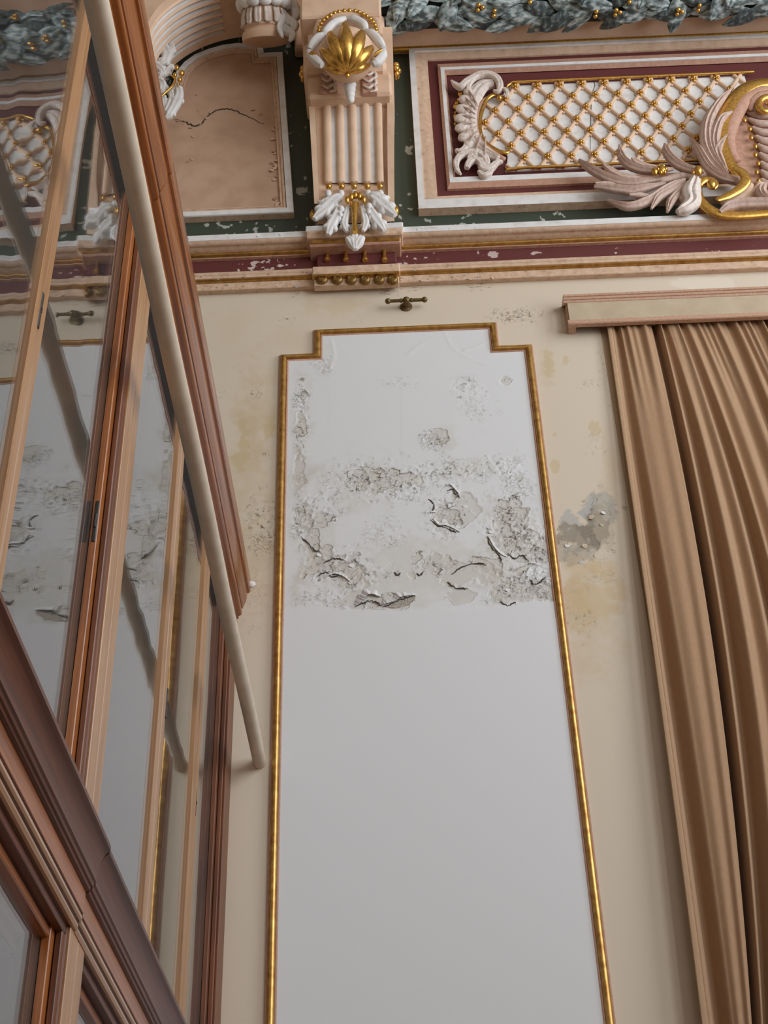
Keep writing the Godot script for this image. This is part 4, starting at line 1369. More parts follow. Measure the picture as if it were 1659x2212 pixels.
func build_arch() -> void:
	var a := thing("fluted_arch", "fluted peach and white arch soffit above the brown niche panel", "arch", Vector3(-0.4, 8.6, 0.1))
	# circle through three points of the lower back edge
	var p1 := Vector2(-0.62, 8.565)
	var p2 := Vector2(-0.42, 8.745)
	var p3 := Vector2(-0.18, 8.80)
	var d := 2.0 * (p1.x * (p2.y - p3.y) + p2.x * (p3.y - p1.y) + p3.x * (p1.y - p2.y))
	var c := Vector2((p1.length_squared() * (p2.y - p3.y) + p2.length_squared() * (p3.y - p1.y) + p3.length_squared() * (p1.y - p2.y)) / d, (p1.length_squared() * (p3.x - p2.x) + p2.length_squared() * (p1.x - p3.x) + p3.length_squared() * (p2.x - p1.x)) / d)
	var r := (p1 - c).length()
	var a0 := (p1 - c).angle() + 0.7
	var a1 := (p3 - c).angle()
	var aflute := lerpf(a0, a1, 0.80)
	var steps := 26
	# profile across the depth: (z, extra radius, which)
	var zs := [0.075, 0.118]
	var peach := PackedVector3Array()
	var whites := []
	for k in 7:
		whites.append(PackedVector3Array())
	var prof := [[0.07, 0.06, 0], [0.07, 0.004, 0], [0.074, 0.0, 0], [0.118, 0.0, 0]]
	var z := 0.118
	for k in 7:
		prof.append_array([[z + 0.002, 0.009, 1], [z + 0.016, 0.012, 1], [z + 0.022, 0.006, 0], [z + 0.024, -0.004, 0], [z + 0.032, -0.009, 0], [z + 0.042, -0.004, 0], [z + 0.044, 0.0, 0]])
		z += 0.044
	prof.append_array([[z + 0.05, 0.0, 0], [z + 0.05, 0.2, 0]])
	for i in steps:
		var u := lerpf(a0, a1, float(i) / steps)
		var v := lerpf(a0, a1, float(i + 1) / steps)
		var plain_end := u < aflute
		for k in prof.size() - 1:
			var e1: float = 0.0 if plain_end and prof[k][0] > 0.075 and k < prof.size() - 2 else prof[k][1]
			var e2: float = 0.0 if plain_end and prof[k + 1][0] > 0.075 and k + 1 < prof.size() - 1 else prof[k + 1][1]
			var v4 := PackedVector3Array()
			quad(v4, arc(c, r + e1, u, prof[k][0]), arc(c, r + e1, v, prof[k][0]), arc(c, r + e2, v, prof[k + 1][0]), arc(c, r + e2, u, prof[k + 1][0]))
			if prof[k + 1][2] == 1 and not plain_end:
				whites[int((prof[k + 1][0] - 0.118) / 0.044)].append_array(v4)
			else:
				peach.append_array(v4)
	obj("arch_soffit", peach, M.peach, a, 50.0)
	for k in 7:
		obj("white_flute", whites[k], M.white, a, 50.0)
	# springing block beside the capital
	var t := PackedVector3Array()
	box(t, Vector3(-0.262, 8.795, 0.07), Vector3(0.06, 9.0, 0.3), 0.008)
	obj("impost_block", t, M.peach, a)

func arc(c: Vector2, r: float, a: float, z: float) -> Vector3:
	return Vector3(c.x + cos(a) * r, c.y + sin(a) * r, z)

func build_capital() -> void:
	var zc := 0.24
	var b := at(574, 92, zc)
	var c := Vector3(b.x, b.y, zc)
	var g := thing("hanging_capital", "rounded peach and white plaster capital hanging left of the corbel", "capital", c)
	var t := PackedVector3Array()
	lathe(t, [Vector2(0, 0.012), Vector2(0.08, 0.004), Vector2(0.118, 0.0), Vector2(0.128, 0.006), Vector2(0.13, 0.03), Vector2(0.124, 0.05), Vector2(0.112, 0.06), Vector2(0.112, 0.07), Vector2(0.118, 0.075), Vector2(0.118, 0.085), Vector2(0.11, 0.09), Vector2(0.11, 0.16), Vector2(0.12, 0.2), Vector2(0.12, 0.6)], c, 40)
	obj("drum", leaned(t, c), M.peach, g, 45.0)
	# bell of small petals
	for k in 14:
		var a := TAU * k / 14
		var dir := Vector3(cos(a), 0, sin(a))
		t = PackedVector3Array()
		blade(t, [c + dir * 0.112 + Vector3(0, 0.165, 0), c + dir * 0.121 + Vector3(0, 0.13, 0), c + dir * 0.122 + Vector3(0, 0.095, 0), c + dir * 0.128 + Vector3(0, 0.082, 0)], [0.02, 0.019, 0.02, 0.012], dir, 0.012, 0.5, 4)
		obj("petal", leaned(t, c), M.white_warm, g)
	# twisted white torus of overlapping scales
	for k in 13:
		var a := TAU * k / 13
		var dir := Vector3(cos(a), 0, sin(a))
		var side := Vector3(-sin(a), 0, cos(a))
		t = PackedVector3Array()
		ball(t, c + dir * 0.128 + Vector3(0, 0.205, 0), Vector3(0.042, 0.036, 0.03), 10, 7, Basis(side, Vector3.UP, -dir) * Basis(Vector3.BACK, 0.5))
		obj("scale_lobe", leaned(t, c), M.white, g)
	t = PackedVector3Array()
	lathe(t, [Vector2(0.12, 0.235), Vector2(0.15, 0.25), Vector2(0.155, 0.27), Vector2(0.13, 0.29), Vector2(0.13, 0.36), Vector2(0.17, 0.42), Vector2(0.17, 0.6)], c, 32)
	obj("upper_ring", leaned(t, c), M.peach, g, 45.0)
	for k in 10:
		var a := TAU * k / 10
		t = PackedVector3Array()
		ball(t, c + Vector3(cos(a) * 0.116, 0.18, sin(a) * 0.116), Vector3.ONE * 0.009, 8, 5)
		obj("gold_drop", leaned(t, c), M.gold, g)
	# white acanthus falling down its right side
	for q in [[[618, -20, 628, 5, 640, 30, 632, 45], [0.02, 0.035, 0.03, 0.012], 0.34], [[612, 30, 620, 45, 636, 55, 630, 70], [0.02, 0.034, 0.028, 0.01], 0.34], [[608, 55, 618, 66, 632, 76, 626, 88], [0.016, 0.028, 0.022, 0.01], 0.33], [[606, 20, 610, 40, 604, 60, 610, 80], [0.014, 0.02, 0.018, 0.008], 0.36]]:
		t = PackedVector3Array()
		blade(t, px_path(q[0], q[2]), q[1], Vector3(0.1, -0.6, 0.8).normalized(), 0.03, 0.35, 6)
		obj("acanthus_leaf", t, M.white, g, 60.0)

func leaned(t: PackedVector3Array, c: Vector3) -> PackedVector3Array:
	var bs := Basis(Vector3.RIGHT, deg_to_rad(42.0))
	for i in t.size():
		t[i] = c + bs * (t[i] - c)
	return t

func build_springer_ornament() -> void:
	var z := 0.22
	var o := at(362, 180, z)
	var g := thing("acanthus_ornament", "white acanthus scroll with gold buds beside the wooden moulding", "ornament", Vector3(o.x, o.y, 0))
	var t: PackedVector3Array
	var nrm := Vector3(0, -0.5, 0.86)
	for q in [[[338, 88, 352, 100, 362, 118, 355, 134, 340, 136], [0.02, 0.03, 0.036, 0.03, 0.014]], [[368, 96, 373, 106, 368, 118, 360, 128], [0.012, 0.02, 0.02, 0.012]], [[332, 140, 345, 148, 352, 158, 345, 168], [0.02, 0.026, 0.024, 0.01]], [[372, 142, 366, 152, 356, 160, 346, 160], [0.014, 0.022, 0.02, 0.01]], [[342, 172, 352, 184, 350, 196, 342, 204], [0.018, 0.026, 0.024, 0.01]], [[382, 186, 388, 202, 382, 222, 368, 246, 358, 256], [0.014, 0.026, 0.032, 0.026, 0.01]], [[368, 196, 372, 214, 364, 236, 354, 250], [0.014, 0.022, 0.024, 0.01]], [[352, 206, 356, 220, 354, 236, 350, 248], [0.012, 0.018, 0.02, 0.008]]]:
		t = PackedVector3Array()
		acanthus(t, px_path(q[0], z), q[1], nrm, 0.03, 3)
		obj("acanthus_leaf", t, M.white, g, 60.0)
	t = PackedVector3Array()
	tube(t, smooth_path(px_path([349, 208, 362, 196, 374, 184, 378, 170, 366, 160], z + 0.03), 6), [0.004, 0.007, 0.008, 0.006, 0.003], Vector3.BACK, 1.0, 8)
	obj("gold_stem", t, M.gold, g, 60.0)
	for q in [[382, 146, 0.014], [392, 158, 0.017], [388, 172, 0.014], [378, 162, 0.012], [384, 182, 0.008]]:
		t = PackedVector3Array()
		ball(t, at(q[0], q[1], z + 0.03), Vector3(q[2], q[2] * 1.3, q[2]), 10, 7)
		obj("gold_bud", t, M.gold, g, 60.0)
	t = PackedVector3Array()
	ball(t, at(320, 37, z + 0.05), Vector3.ONE * 0.013, 10, 7)
	obj("gold_bud", t, M.gold, g, 60.0)
	# the block it springs from
	t = PackedVector3Array()
	var b := at(335, 120, 0.1)
	box(t, Vector3(b.x - 0.25, b.y - 0.28, 0.0), Vector3(b.x + 0.06, b.y + 0.22, 0.17), 0.03)
	obj("springing_block", t, M.peach, g)

# ---- the corbel
func bpx(t: PackedVector3Array, l: float, r: float, top: float, bottom: float, z0: float, z1: float, c := 0.006) -> void:
	var m := (l + r) / 2.0
	var yt := at(m, top, z1).y
	var yb := at(m, bottom, z1).y
	box(t, Vector3(at(l, (top + bottom) / 2, z1).x, yb, z0), Vector3(at(r, (top + bottom) / 2, z1).x, yt, z1), c)

func build_corbel() -> void:
	var g := thing("corbel", "fluted peach corbel bracket with a gold gadrooned dome and white acanthus foot", "corbel", Vector3(0.37, 6.8, 0))
	var t := PackedVector3Array()
	# foot: knobs, slabs, maroon block with gold balusters
	bpx(t, 674, 864, 571, 590, 0.02, 0.085)
	obj("foot_slab", t, M.peach_worn, g)
	t = PackedVector3Array()
	bpx(t, 678, 862, 590, 613, 0.02, 0.062, 0.004)
	obj("knob_course", t, M.peach_worn, g)
	t = PackedVector3Array()
	bpx(t, 677, 863, 588, 593, 0.03, 0.087, 0.003)
	obj("gold_line", t, M.gold_old, g)
	for x in [696.0, 728.6, 759.0, 788.5, 819.0, 848.0]:
		var p := at(x, 604, 0.07)
		t = PackedVector3Array()
		lathe(t, [Vector2(0.027, -0.012), Vector2(0.027, 0.002), Vector2(0.024, 0.008), Vector2(0.016, 0.012), Vector2(0.014, 0.009), Vector2(0.0, 0.011)], p, 16, Basis(Vector3.RIGHT, PI / 2))
		obj("round_knob", t, M.gold_dull, g, 50.0)
	t = PackedVector3Array()
	bpx(t, 684, 856, 527, 570, 0.0, 0.07)
	obj("maroon_block", t, M.maroon, g)
	for x in [680.0, 707.0, 747.0, 788.0, 830.0, 860.0]:
		if x > 690 and x < 850:
			var p := at(x, 546, 0.08)
			t = PackedVector3Array()
			lathe(t, [Vector2(0, -0.062), Vector2(0.014, -0.058), Vector2(0.016, -0.048), Vector2(0.010, -0.034), Vector2(0.008, -0.01), Vector2(0.011, 0.02), Vector2(0.014, 0.04), Vector2(0.012, 0.055), Vector2(0.016, 0.06), Vector2(0, 0.064)], p, 12)
			obj("baluster", t, M.gold, g, 50.0)
	t = PackedVector3Array()
	bpx(t, 668, 866, 508, 528, 0.0, 0.13)
	obj("gold_course", t, M.rose, g)
	t = PackedVector3Array()
	bpx(t, 671, 864, 514, 522, 0.1, 0.137, 0.004)
	obj("gold_line", t, M.gold_old, g)
	t = PackedVector3Array()
	bpx(t, 661, 870, 494, 509, 0.0, 0.15, 0.006)
	obj("upper_slab", t, M.peach_worn, g)
	t = PackedVector3Array()
	bpx(t, 660, 871, 483, 495, 0.0, 0.152, 0.004)
	obj("white_slab_edge", t, M.white, g)
	# shaft: a tapering body that leans forward, with side pilasters and flutes
	var xs := [0.186, 0.572]
	var y0 := at(765, 482, 0.12).y
	var prof := [[y0, 0.12, 0.0], [y0 + 0.06, 0.135, 0.0], [7.32, 0.14, 0.003], [7.55, 0.16, 0.01], [7.75, 0.185, 0.016], [7.9, 0.215, 0.021], [8.02, 0.25, 0.026], [8.1, 0.3, 0.03], [8.2, 0.36, 0.032], [8.35, 0.4, 0.034]]
	t = PackedVector3Array()
	for i in prof.size() - 1:
		var a: Array = prof[i]
		var b: Array = prof[i + 1]
		var la: float = xs[0] - a[2]
		var lb: float = xs[0] - b[2]
		var ra: float = xs[1] + a[2]
		var rb: float = xs[1] + b[2]
		quad(t, Vector3(la, a[0], a[1]), Vector3(ra, a[0], a[1]), Vector3(rb, b[0], b[1]), Vector3(lb, b[0], b[1]))
		quad(t, Vector3(la, a[0], 0), Vector3(la, a[0], a[1]), Vector3(lb, b[0], b[1]), Vector3(lb, b[0], 0))
		quad(t, Vector3(ra, a[0], a[1]), Vector3(ra, a[0], 0), Vector3(rb, b[0], 0), Vector3(rb, b[0], b[1]))
	obj("shaft", t, M.peach, g, 30.0)
	# ridges and white flutes between them
	var cols := [703.0, 729.0, 760.0, 791.0, 823.0]
	for i in 5:
		var bot := at([709.0, 737.0, 765.0, 793.0, 821.0][i], 394, 0.162)
		var up := at([706.0, 733.0, 760.0, 788.0, 816.0][i], 205, 0.245)
		t = PackedVector3Array()
		tube(t, [bot, bot.lerp(up, 0.35) + Vector3(0, 0, -0.006), bot.lerp(up, 0.7) + Vector3(0, 0, -0.006), up], [0.020, 0.020, 0.021, 0.021], Vector3.BACK, 0.7, 12)
		obj("flute_ridge", t, M.peach, g, 60.0)
		t = PackedVector3Array()
		ball(t, at([710.0, 738.0, 765.0, 793.5, 821.0][i], 403, 0.175), Vector3.ONE * 0.0165, 14, 9)
		obj("gold_bead", t, M.gold, g, 60.0)
		t = PackedVector3Array()
		ball(t, at([709.0, 737.0, 765.0, 795.0, 822.0][i], 418, 0.17), Vector3(0.017, 0.026, 0.014), 10, 7)
		obj("white_tip", t, M.white, g, 60.0)
	for i in 4:
		var bot := at([723.0, 751.0, 779.0, 807.5][i], 394, 0.158)
		var up := at([719.5, 746.5, 774.0, 802.0][i], 205, 0.241)
		t = PackedVector3Array()
		sweep(t, [bot, bot.lerp(up, 0.5) + Vector3(0, 0, -0.004), up], (up - bot).cross(Vector3.LEFT).normalized() * -1.0, [Vector2(-0.016, 0.001), Vector2(-0.01, 0.003), Vector2(0.01, 0.003), Vector2(0.016, 0.001)])
		obj("white_flute", t, M.white, g)
	# side pilaster strips
	for e in [[679.0, 690.0, 666.0, 678.0], [838.0, 852.0, 836.0, 850.0]]:
		t = PackedVector3Array()
		var a := at(e[0], 440, 0.155)
		var b := at(e[1], 440, 0.155)
		var c := at(e[3], 205, 0.25)
		var d := at(e[2], 205, 0.25)
		quad(t, a, b, c, d)
		quad(t, b, b - Vector3(0, 0, 0.02), c - Vector3(0, 0, 0.02), c)
		quad(t, a - Vector3(0, 0, 0.02), a, d, d - Vector3(0, 0, 0.02))
		obj("edge_strip", t, M.peach, g)
	# shoulder block with carved scrolls behind the dome
	t = PackedVector3Array()
	bpx(t, 664, 846, 140, 206, 0.0, 0.30, 0.015)
	obj("shoulder_block", t, M.peach, g)
	for e in [[690.0, 150.0, 730.0, 200.0], [780.0, 150.0, 816.0, 200.0]]:
		t = PackedVector3Array()
		var a := at(e[0], e[1], 0.31)
		var b := at(e[2], e[3], 0.31)
		box(t, Vector3(a.x, b.y, 0.28), Vector3(b.x, a.y, 0.315), 0.006)
		obj("carved_panel", t, M.rose, g)
		for k in 3:
			t = PackedVector3Array()
			var m: float = (e[0] + e[2]) / 2.0
			tube(t, smooth_path(px_path([m - 14, 156 + k * 14, m - 2, 162 + k * 14, m + 10, 156 + k * 14, m + 14, 166 + k * 14, m + 2, 170 + k * 14], 0.32), 5), [0.005, 0.010, 0.009, 0.005], Vector3.BACK, 0.8, 7)
			obj("carved_scroll", t, M.white_warm, g, 60.0)
	# gold bosses on both flanks
	for e in [[655.0, 160.0], [857.0, 153.0]]:
		t = PackedVector3Array()
		var p := at(e[0], e[1], 0.2)
		for k in 6:
			var a := TAU * k / 6
			ball(t, p + Vector3(0, cos(a) * 0.028, sin(a) * 0.028), Vector3(0.016, 0.02, 0.02), 8, 6)
		ball(t, p, Vector3(0.026, 0.022, 0.022), 10, 7)
		obj("gold_boss", t, M.gold, g, 60.0)
	for e in [[675.0, 468.0], [856.0, 458.0]]:
		t = PackedVector3Array()
		var p := at(e[0], e[1], 0.08)
		ball(t, p, Vector3(0.016, 0.03, 0.03), 10, 7)
		ball(t, p + Vector3(0, 0.03, 0), Vector3(0.012, 0.014, 0.018), 8, 6)
		obj("gold_boss", t, M.gold, g, 60.0)
	# head block over the dome
	t = PackedVector3Array()
	bpx(t, 648, 822, -60, 34, 0.0, 0.5, 0.012)
	obj("head_block", t, M.peach, g)
	t = PackedVector3Array()
	bpx(t, 655, 832, 30, 150, 0.0, 0.34, 0.02)
	obj("neck_block", t, M.peach, g)
	# arched collar and bead string round the dome
	var zd := 0.47
	var apex := at(750, 150, zd)
	t = PackedVector3Array()
	tube(t, smooth_path(px_path([684, 78, 690, 50, 706, 28, 728, 15, 752, 11, 778, 16, 800, 30, 814, 50, 819, 76], zd), 5), [0.022, 0.022], Vector3.BACK, 0.7, 10)
	obj("collar", t, M.peach, g, 60.0)
	var beads := smooth_path(px_path([688, 74, 691, 57, 701, 42, 717, 31, 735, 25, 752, 23, 770, 25, 787, 32, 802, 43, 811, 57, 813, 74], zd + 0.03), 6)
	var run := 0.0
	var last: Vector3 = beads[0]
	var first := true
	for p in beads:
		run += (p - last).length()
		last = p
		if run > 0.024 or first:
			run = 0.0
			first = false
			t = PackedVector3Array()
			ball(t, p, Vector3.ONE * 0.0125, 9, 6)
			obj("gold_bead", t, M.gold, g, 60.0)
	# dome: peach body, gold gadroons fanning out from its lowest point
	t = PackedVector3Array()
	var dc := at(750, 118, zd)
	ball(t, dc, Vector3(0.142, 0.165, 0.13), 28, 16)
	obj("dome", t, M.peach, g, 60.0)
	var fv := Vector3(0, -0.73, 0.68)                     # the dome hangs facing down and out
	var uv := Vector3(0, 0.68, 0.73)
	for k in 7:
		var a := deg_to_rad(lerpf(-118.0, 118.0, k / 6.0))
		var p0 := Vector2(0.0, -0.66)
		var p1 := Vector2(sin(a), cos(a)) * 0.93
		if absf(a) > 1.6:
			p1 *= 0.96
		var pts := []
		var wd := []
		for i in 9:
			var e := p0.lerp(p1, 0.04 + 0.96 * i / 8.0)
			var dir := Vector3.RIGHT * e.x + uv * e.y + fv * sqrt(maxf(0.0, 1.0 - e.length_squared()))
			pts.append(dc + dir.normalized() * Vector3(0.143, 0.166, 0.131))
			wd.append(0.003 + 0.038 * (p1 - p0).length() / 1.59 * sin(minf(1.0, (i + 0.3) / 8.3) * PI * 0.84))
		t = PackedVector3Array()
		gadroon(t, pts, wd, dc)
		obj("gold_gadroon", t, M.gold, g, 60.0)
	t = PackedVector3Array()
	ball(t, dc + (uv * -0.7 + fv * 0.72) * Vector3(0.15, 0.17, 0.135), Vector3(0.014, 0.018, 0.014), 10, 7)
	obj("gold_tip", t, M.gold, g, 60.0)
	# white petal rim
	for q in [[699, 79, 706, 68, 722, 52, 746, 41], [752, 40, 768, 44, 784, 54, 790, 66], [668, 108, 676, 96, 686, 84, 699, 76], [793, 68, 806, 76, 818, 90, 829, 106], [667, 112, 674, 122, 684, 132, 697, 142], [829, 110, 826, 122, 816, 134, 805, 140]]:
		t = PackedVector3Array()
		blade(t, px_path(q, zd + 0.035), [0.014, 0.025, 0.026, 0.016], Vector3(0, -0.5, 0.86), 0.03, 0.12, 7)
		obj("white_petal", t, M.white, g, 60.0)
	for q in [[746, 66, 742, 56, 747, 46], [672, 116, 682, 122, 690, 124], [826, 112, 816, 116, 808, 122]]:
		t = PackedVector3Array()
		blade(t, px_path(q, zd + 0.05), [0.018, 0.014, 0.004], Vector3(0, -0.5, 0.86), 0.02, 0.3, 5)
		obj("gold_leaf_tip", t, M.gold, g, 60.0)
	# white tassel under the dome
	for k in 4:
		t = PackedVector3Array()
		var p := at(755 + k * 0.8, 184 + k * 10, 0.36 - k * 0.012)
		ball(t, p, Vector3(0.036 - k * 0.005, 0.028, 0.03 - k * 0.003), 12, 8)
		obj("tassel_lobe", t, M.white, g, 60.0)
	# acanthus foot: white leaves round a gold shell and tongue
	var zf := 0.185
	var lean := Vector3(0, -0.15, 1).normalized()
	var leaves := [[[736, 424, 722, 434, 704, 452, 678, 474], [0.016, 0.036, 0.042, 0.016], 2], [[730, 424, 716, 432, 700, 440, 690, 446], [0.014, 0.024, 0.024, 0.01], 1], [[735, 446, 728, 466, 716, 488, 708, 508], [0.014, 0.03, 0.034, 0.014], 2], [[796, 424, 812, 430, 830, 446, 854, 466], [0.016, 0.036, 0.042, 0.016], 2], [[800, 420, 814, 424, 828, 430, 838, 436], [0.014, 0.024, 0.024, 0.01], 1], [[794, 446, 804, 464, 816, 482, 830, 500], [0.014, 0.03, 0.034, 0.014], 2], [[752, 446, 748, 466, 744, 486, 750, 502], [0.01, 0.02, 0.022, 0.01], 1], [[782, 444, 786, 464, 790, 484, 784, 500], [0.01, 0.02, 0.022, 0.01], 1]]
	for q in leaves:
		t = PackedVector3Array()
		acanthus(t, px_path(q[0], zf), q[1], lean, 0.03, 3 if q[2] == 2 else 2)
		obj("acanthus_leaf", t, M.white, g, 60.0)
	for q in [[737, 452, 0.017], [735, 464, 0.014], [797, 446, 0.017], [796, 458, 0.014]]:
		t = PackedVector3Array()
		ball(t, at(q[0], q[1], zf + 0.015), Vector3(q[2], q[2] * 1.3, q[2]), 10, 7)
		obj("leaf_curl", t, M.white, g, 60.0)
	for k in 5:
		t = PackedVector3Array()
		var x := 750.0 + k * 9.0
		var hgt: float = [432.0, 425.0, 421.0, 424.0, 431.0][k]
		ball(t, at(x, hgt, zf + 0.03), Vector3(0.014, 0.026, 0.018), 10, 7)
		obj("gold_shell_lobe", t, M.gold, g, 60.0)
	t = PackedVector3Array()
	blade(t, px_path([766, 442, 766, 462, 766, 484, 767, 504], zf + 0.01), [0.024, 0.017, 0.013, 0.016], lean, 0.026, 0.1, 6)
	obj("gold_tongue", t, M.gold, g, 60.0)
	for q in [[752, 516, 758, 524, 766, 538], [782, 514, 776, 524, 768, 538], [766, 508, 766, 524, 767, 540]]:
		t = PackedVector3Array()
		blade(t, px_path(q, zf - 0.01), [0.018, 0.024, 0.012], lean, 0.03, 0.3, 6)
		obj("foot_bud", t, M.white, g, 60.0)

func gadroon(t: PackedVector3Array, pts: Array, wd: Array, c: Vector3) -> void:
	var prev := []
	var n := pts.size()
	for i in n:
		var d: Vector3 = (pts[mini(i + 1, n - 1)] - pts[maxi(i - 1, 0)]).normalized()
		var up: Vector3 = (pts[i] - c).normalized()
		var side := d.cross(up).normalized()
		var rg := []
		for k in 7:
			var a := PI * k / 6.0
			rg.append(pts[i] + side * cos(a) * wd[i] + up * (sin(a) * wd[i] * 0.85 - 0.003))
		if i > 0:
			for k in 6:
				quad(t, prev[k], rg[k], rg[k + 1], prev[k + 1])
		prev = rg

# ---- the frieze panel with its lattice
func build_lattice() -> void:
	var g := thing("lattice_frieze_panel", "maroon frieze panel with white diamond lattice and gold rosettes in stepped frames", "panel", Vector3(2.85, 7.29, 0))
	var rx := 5.0
	var r := [[0.70, rx, 7.285, 8.645], [0.732, rx - 0.032, 7.345, 8.61], [0.802, rx - 0.102, 7.40, 8.563], [0.856, rx - 0.156, 7.447, 8.512], [0.871, rx - 0.171, 7.485, 8.468], [0.891, rx - 0.191, 7.525, 8.445], [0.903, rx - 0.203, 7.54, 8.43]]
	var zr := func(i: int, z: float) -> Array:
		return r[i] + [z]
	var t := PackedVector3Array()
	ring(t, zr.call(0, 0.0), zr.call(0, 0.052))
	obj("frame_edge", t, M.peach_worn, g, 20.0)  # brownish shade of the frame underside put into the edge colour
	t = PackedVector3Array()
	ring(t, zr.call(0, 0.052), zr.call(1, 0.06))
	ring(t, zr.call(1, 0.06), zr.call(1, 0.048))
	obj("white_frame", t, M.white, g, 20.0)
	t = PackedVector3Array()
	var mid := [0.748, rx - 0.048, 7.358, 8.598, 0.05]
	var mid2 := [0.77, rx - 0.07, 7.376, 8.582, 0.036]
	ring(t, zr.call(1, 0.048), mid)
	ring(t, mid, mid2)
	ring(t, mid2, zr.call(2, 0.03))
	ring(t, zr.call(2, 0.03), zr.call(2, 0.02))
	obj("peach_frame", t, M.peach_worn, g, 50.0)
	t = PackedVector3Array()
	ring(t, zr.call(2, 0.02), zr.call(3, 0.02))
	obj("maroon_border", t, M.maroon, g, 20.0)
	t = PackedVector3Array()
	ring(t, zr.call(3, 0.02), zr.call(3, 0.036))
	ring(t, zr.call(3, 0.036), zr.call(4, 0.046))
	obj("rose_bead", t, M.rose, g, 20.0)
	t = PackedVector3Array()
	ring(t, zr.call(4, 0.046), zr.call(5, 0.046))
	ring(t, zr.call(5, 0.046), zr.call(5, 0.04))
	obj("white_bead", t, M.white, g, 20.0)
	t = PackedVector3Array()
	ring(t, zr.call(5, 0.04), zr.call(6, 0.018))
	obj("pink_slope", t, M.rose, g, 20.0)
	t = PackedVector3Array()
	plate(t, PackedVector2Array([Vector2(0.9, 7.53), Vector2(rx - 0.2, 7.53), Vector2(rx - 0.2, 8.44), Vector2(0.9, 8.44)]), 0.0, 0.012)
	obj("maroon_ground", t, M.maroon, g)
	# lattice field
	var z := 0.03
	var ct := at(1200, 178, z)
	var cb := at(1200, 362, z)
	var curve := smooth_path(px_path([1096, 179, 1092, 190, 1084, 206, 1068, 208, 1052, 217, 1041, 240, 1036, 266, 1039, 290, 1050, 308, 1070, 322, 1094, 330, 1096, 345, 1092, 368], z), 5)
	var poly := PackedVector2Array()
	for p in curve:
		poly.append(Vector2(p.x, clampf(p.y, cb.y, ct.y)))
	poly.append(Vector2(2.55, cb.y))
	poly.append(Vector2(2.55, ct.y))
	t = PackedVector3Array()
	plate(t, poly, 0.01, 0.02)
	obj("white_ground", t, M.white, g)
	var px := 0.1235
	var py := 0.201
	var o := Vector2(1.397, 8.277)
	for dirn in [-1.0, 1.0]:
		var dv := Vector2(px * dirn, py)
		for k in range(-16, 24):
			var a := o + Vector2(px * k, 0) - dv * 8.0
			var b := o + Vector2(px * k, 0) + dv * 8.0
			for seg in Geometry2D.intersect_polyline_with_polygon(PackedVector2Array([a, b]), poly):
				if seg.size() < 2 or seg[0].distance_to(seg[1]) < 0.03:
					continue
				var e := 0.0006 if dirn > 0 else 0.0
				t = PackedVector3Array()
				sweep(t, [Vector3(seg[0].x, seg[0].y, 0.02), Vector3(seg[1].x, seg[1].y, 0.02)], Vector3.BACK, [Vector2(-0.011, -0.002), Vector2(-0.011, 0.008 + e), Vector2(-0.007, 0.014 + e), Vector2(0, 0.016 + e), Vector2(0.007, 0.014 + e), Vector2(0.011, 0.008 + e), Vector2(0.011, -0.002)])
				obj("lattice_bar", t, M.peach, g, 50.0)
	# rosettes at the crossings, with a rounded seat under each
	t = PackedVector3Array()
	ball(t, Vector3(0, 0, 0.006), Vector3(0.010, 0.012, 0.013), 8, 6)
	for q in [[0.014, 0], [-0.014, 0], [0, 0.020], [0, -0.020]]:
		ball(t, Vector3(q[0], q[1], 0.001), Vector3(0.0095, 0.0115, 0.009), 7, 5)
	var rosette := finish(t, 60.0, Vector3.ZERO, [])
	t = PackedVector3Array()
	var seat := []
	for k in 16:
		var a := TAU * k / 16
		var s := 0.021 + 0.006 * absf(cos(2.0 * a))
		seat.append(Vector2(cos(a) * s, sin(a) * s * 1.45))
	plate(t, PackedVector2Array(seat), -0.016, -0.008)
	var seat_mesh := finish(t, 30.0, Vector3.ZERO, [])
	var og := origin_of(g)
	for j in range(-8, 3):
		for i in range(-8, 18):
			if posmod(j, 2) == 1:
				pass
			var p := o + Vector2(px * (i + (0.5 if posmod(j, 2) == 1 else 0.0)), py * 0.5 * j)
			if p.x > 2.5 or not Geometry2D.is_point_in_polygon(p, poly):
				continue
			var rs := put("rosette", rosette, M.gold, g)
			rs.position = Vector3(p.x, p.y, 0.038) - og
			rs.scale = Vector3(0.84, 0.84, 0.95)
			put("seat", seat_mesh, M.peach, g).position = Vector3(p.x, p.y, 0.038) - og
	# gold edging of the field
	t = PackedVector3Array()
	tube(t, smooth_path(px_path([1082, 214, 1074, 205, 1064, 206, 1050, 217, 1040, 240, 1035, 266, 1038, 290, 1049, 309, 1068, 322, 1084, 329, 1097, 329, 1099, 321], 0.05), 6), [0.008, 0.013, 0.014, 0.014, 0.013, 0.008], Vector3.BACK, 0.8, 10)
	ball(t, at(1079, 212, 0.055), Vector3.ONE * 0.017, 10, 7)
	obj("gold_scroll", t, M.gold, g, 60.0)
	for e in [[ct.y + 0.004, 1094.0, 186.0, 8.0], [cb.y - 0.002, 1092.0, 366.0, -8.0]]:
		var s := at(e[1] + 14, 178, 0.04).x
		t = PackedVector3Array()
		tube(t, [at(e[1], e[2] + e[3] * 0.6, 0.04), at(e[1] + 2, e[2] - e[3] * 0.1, 0.04), Vector3(s, e[0], 0.04), Vector3(2.6, e[0], 0.04)], [0.006, 0.0085, 0.0085, 0.0085], Vector3.BACK, 1.0, 8)
		obj("gold_rail", t, M.gold, g, 60.0)
	# hair crack across the field
	t = PackedVector3Array()
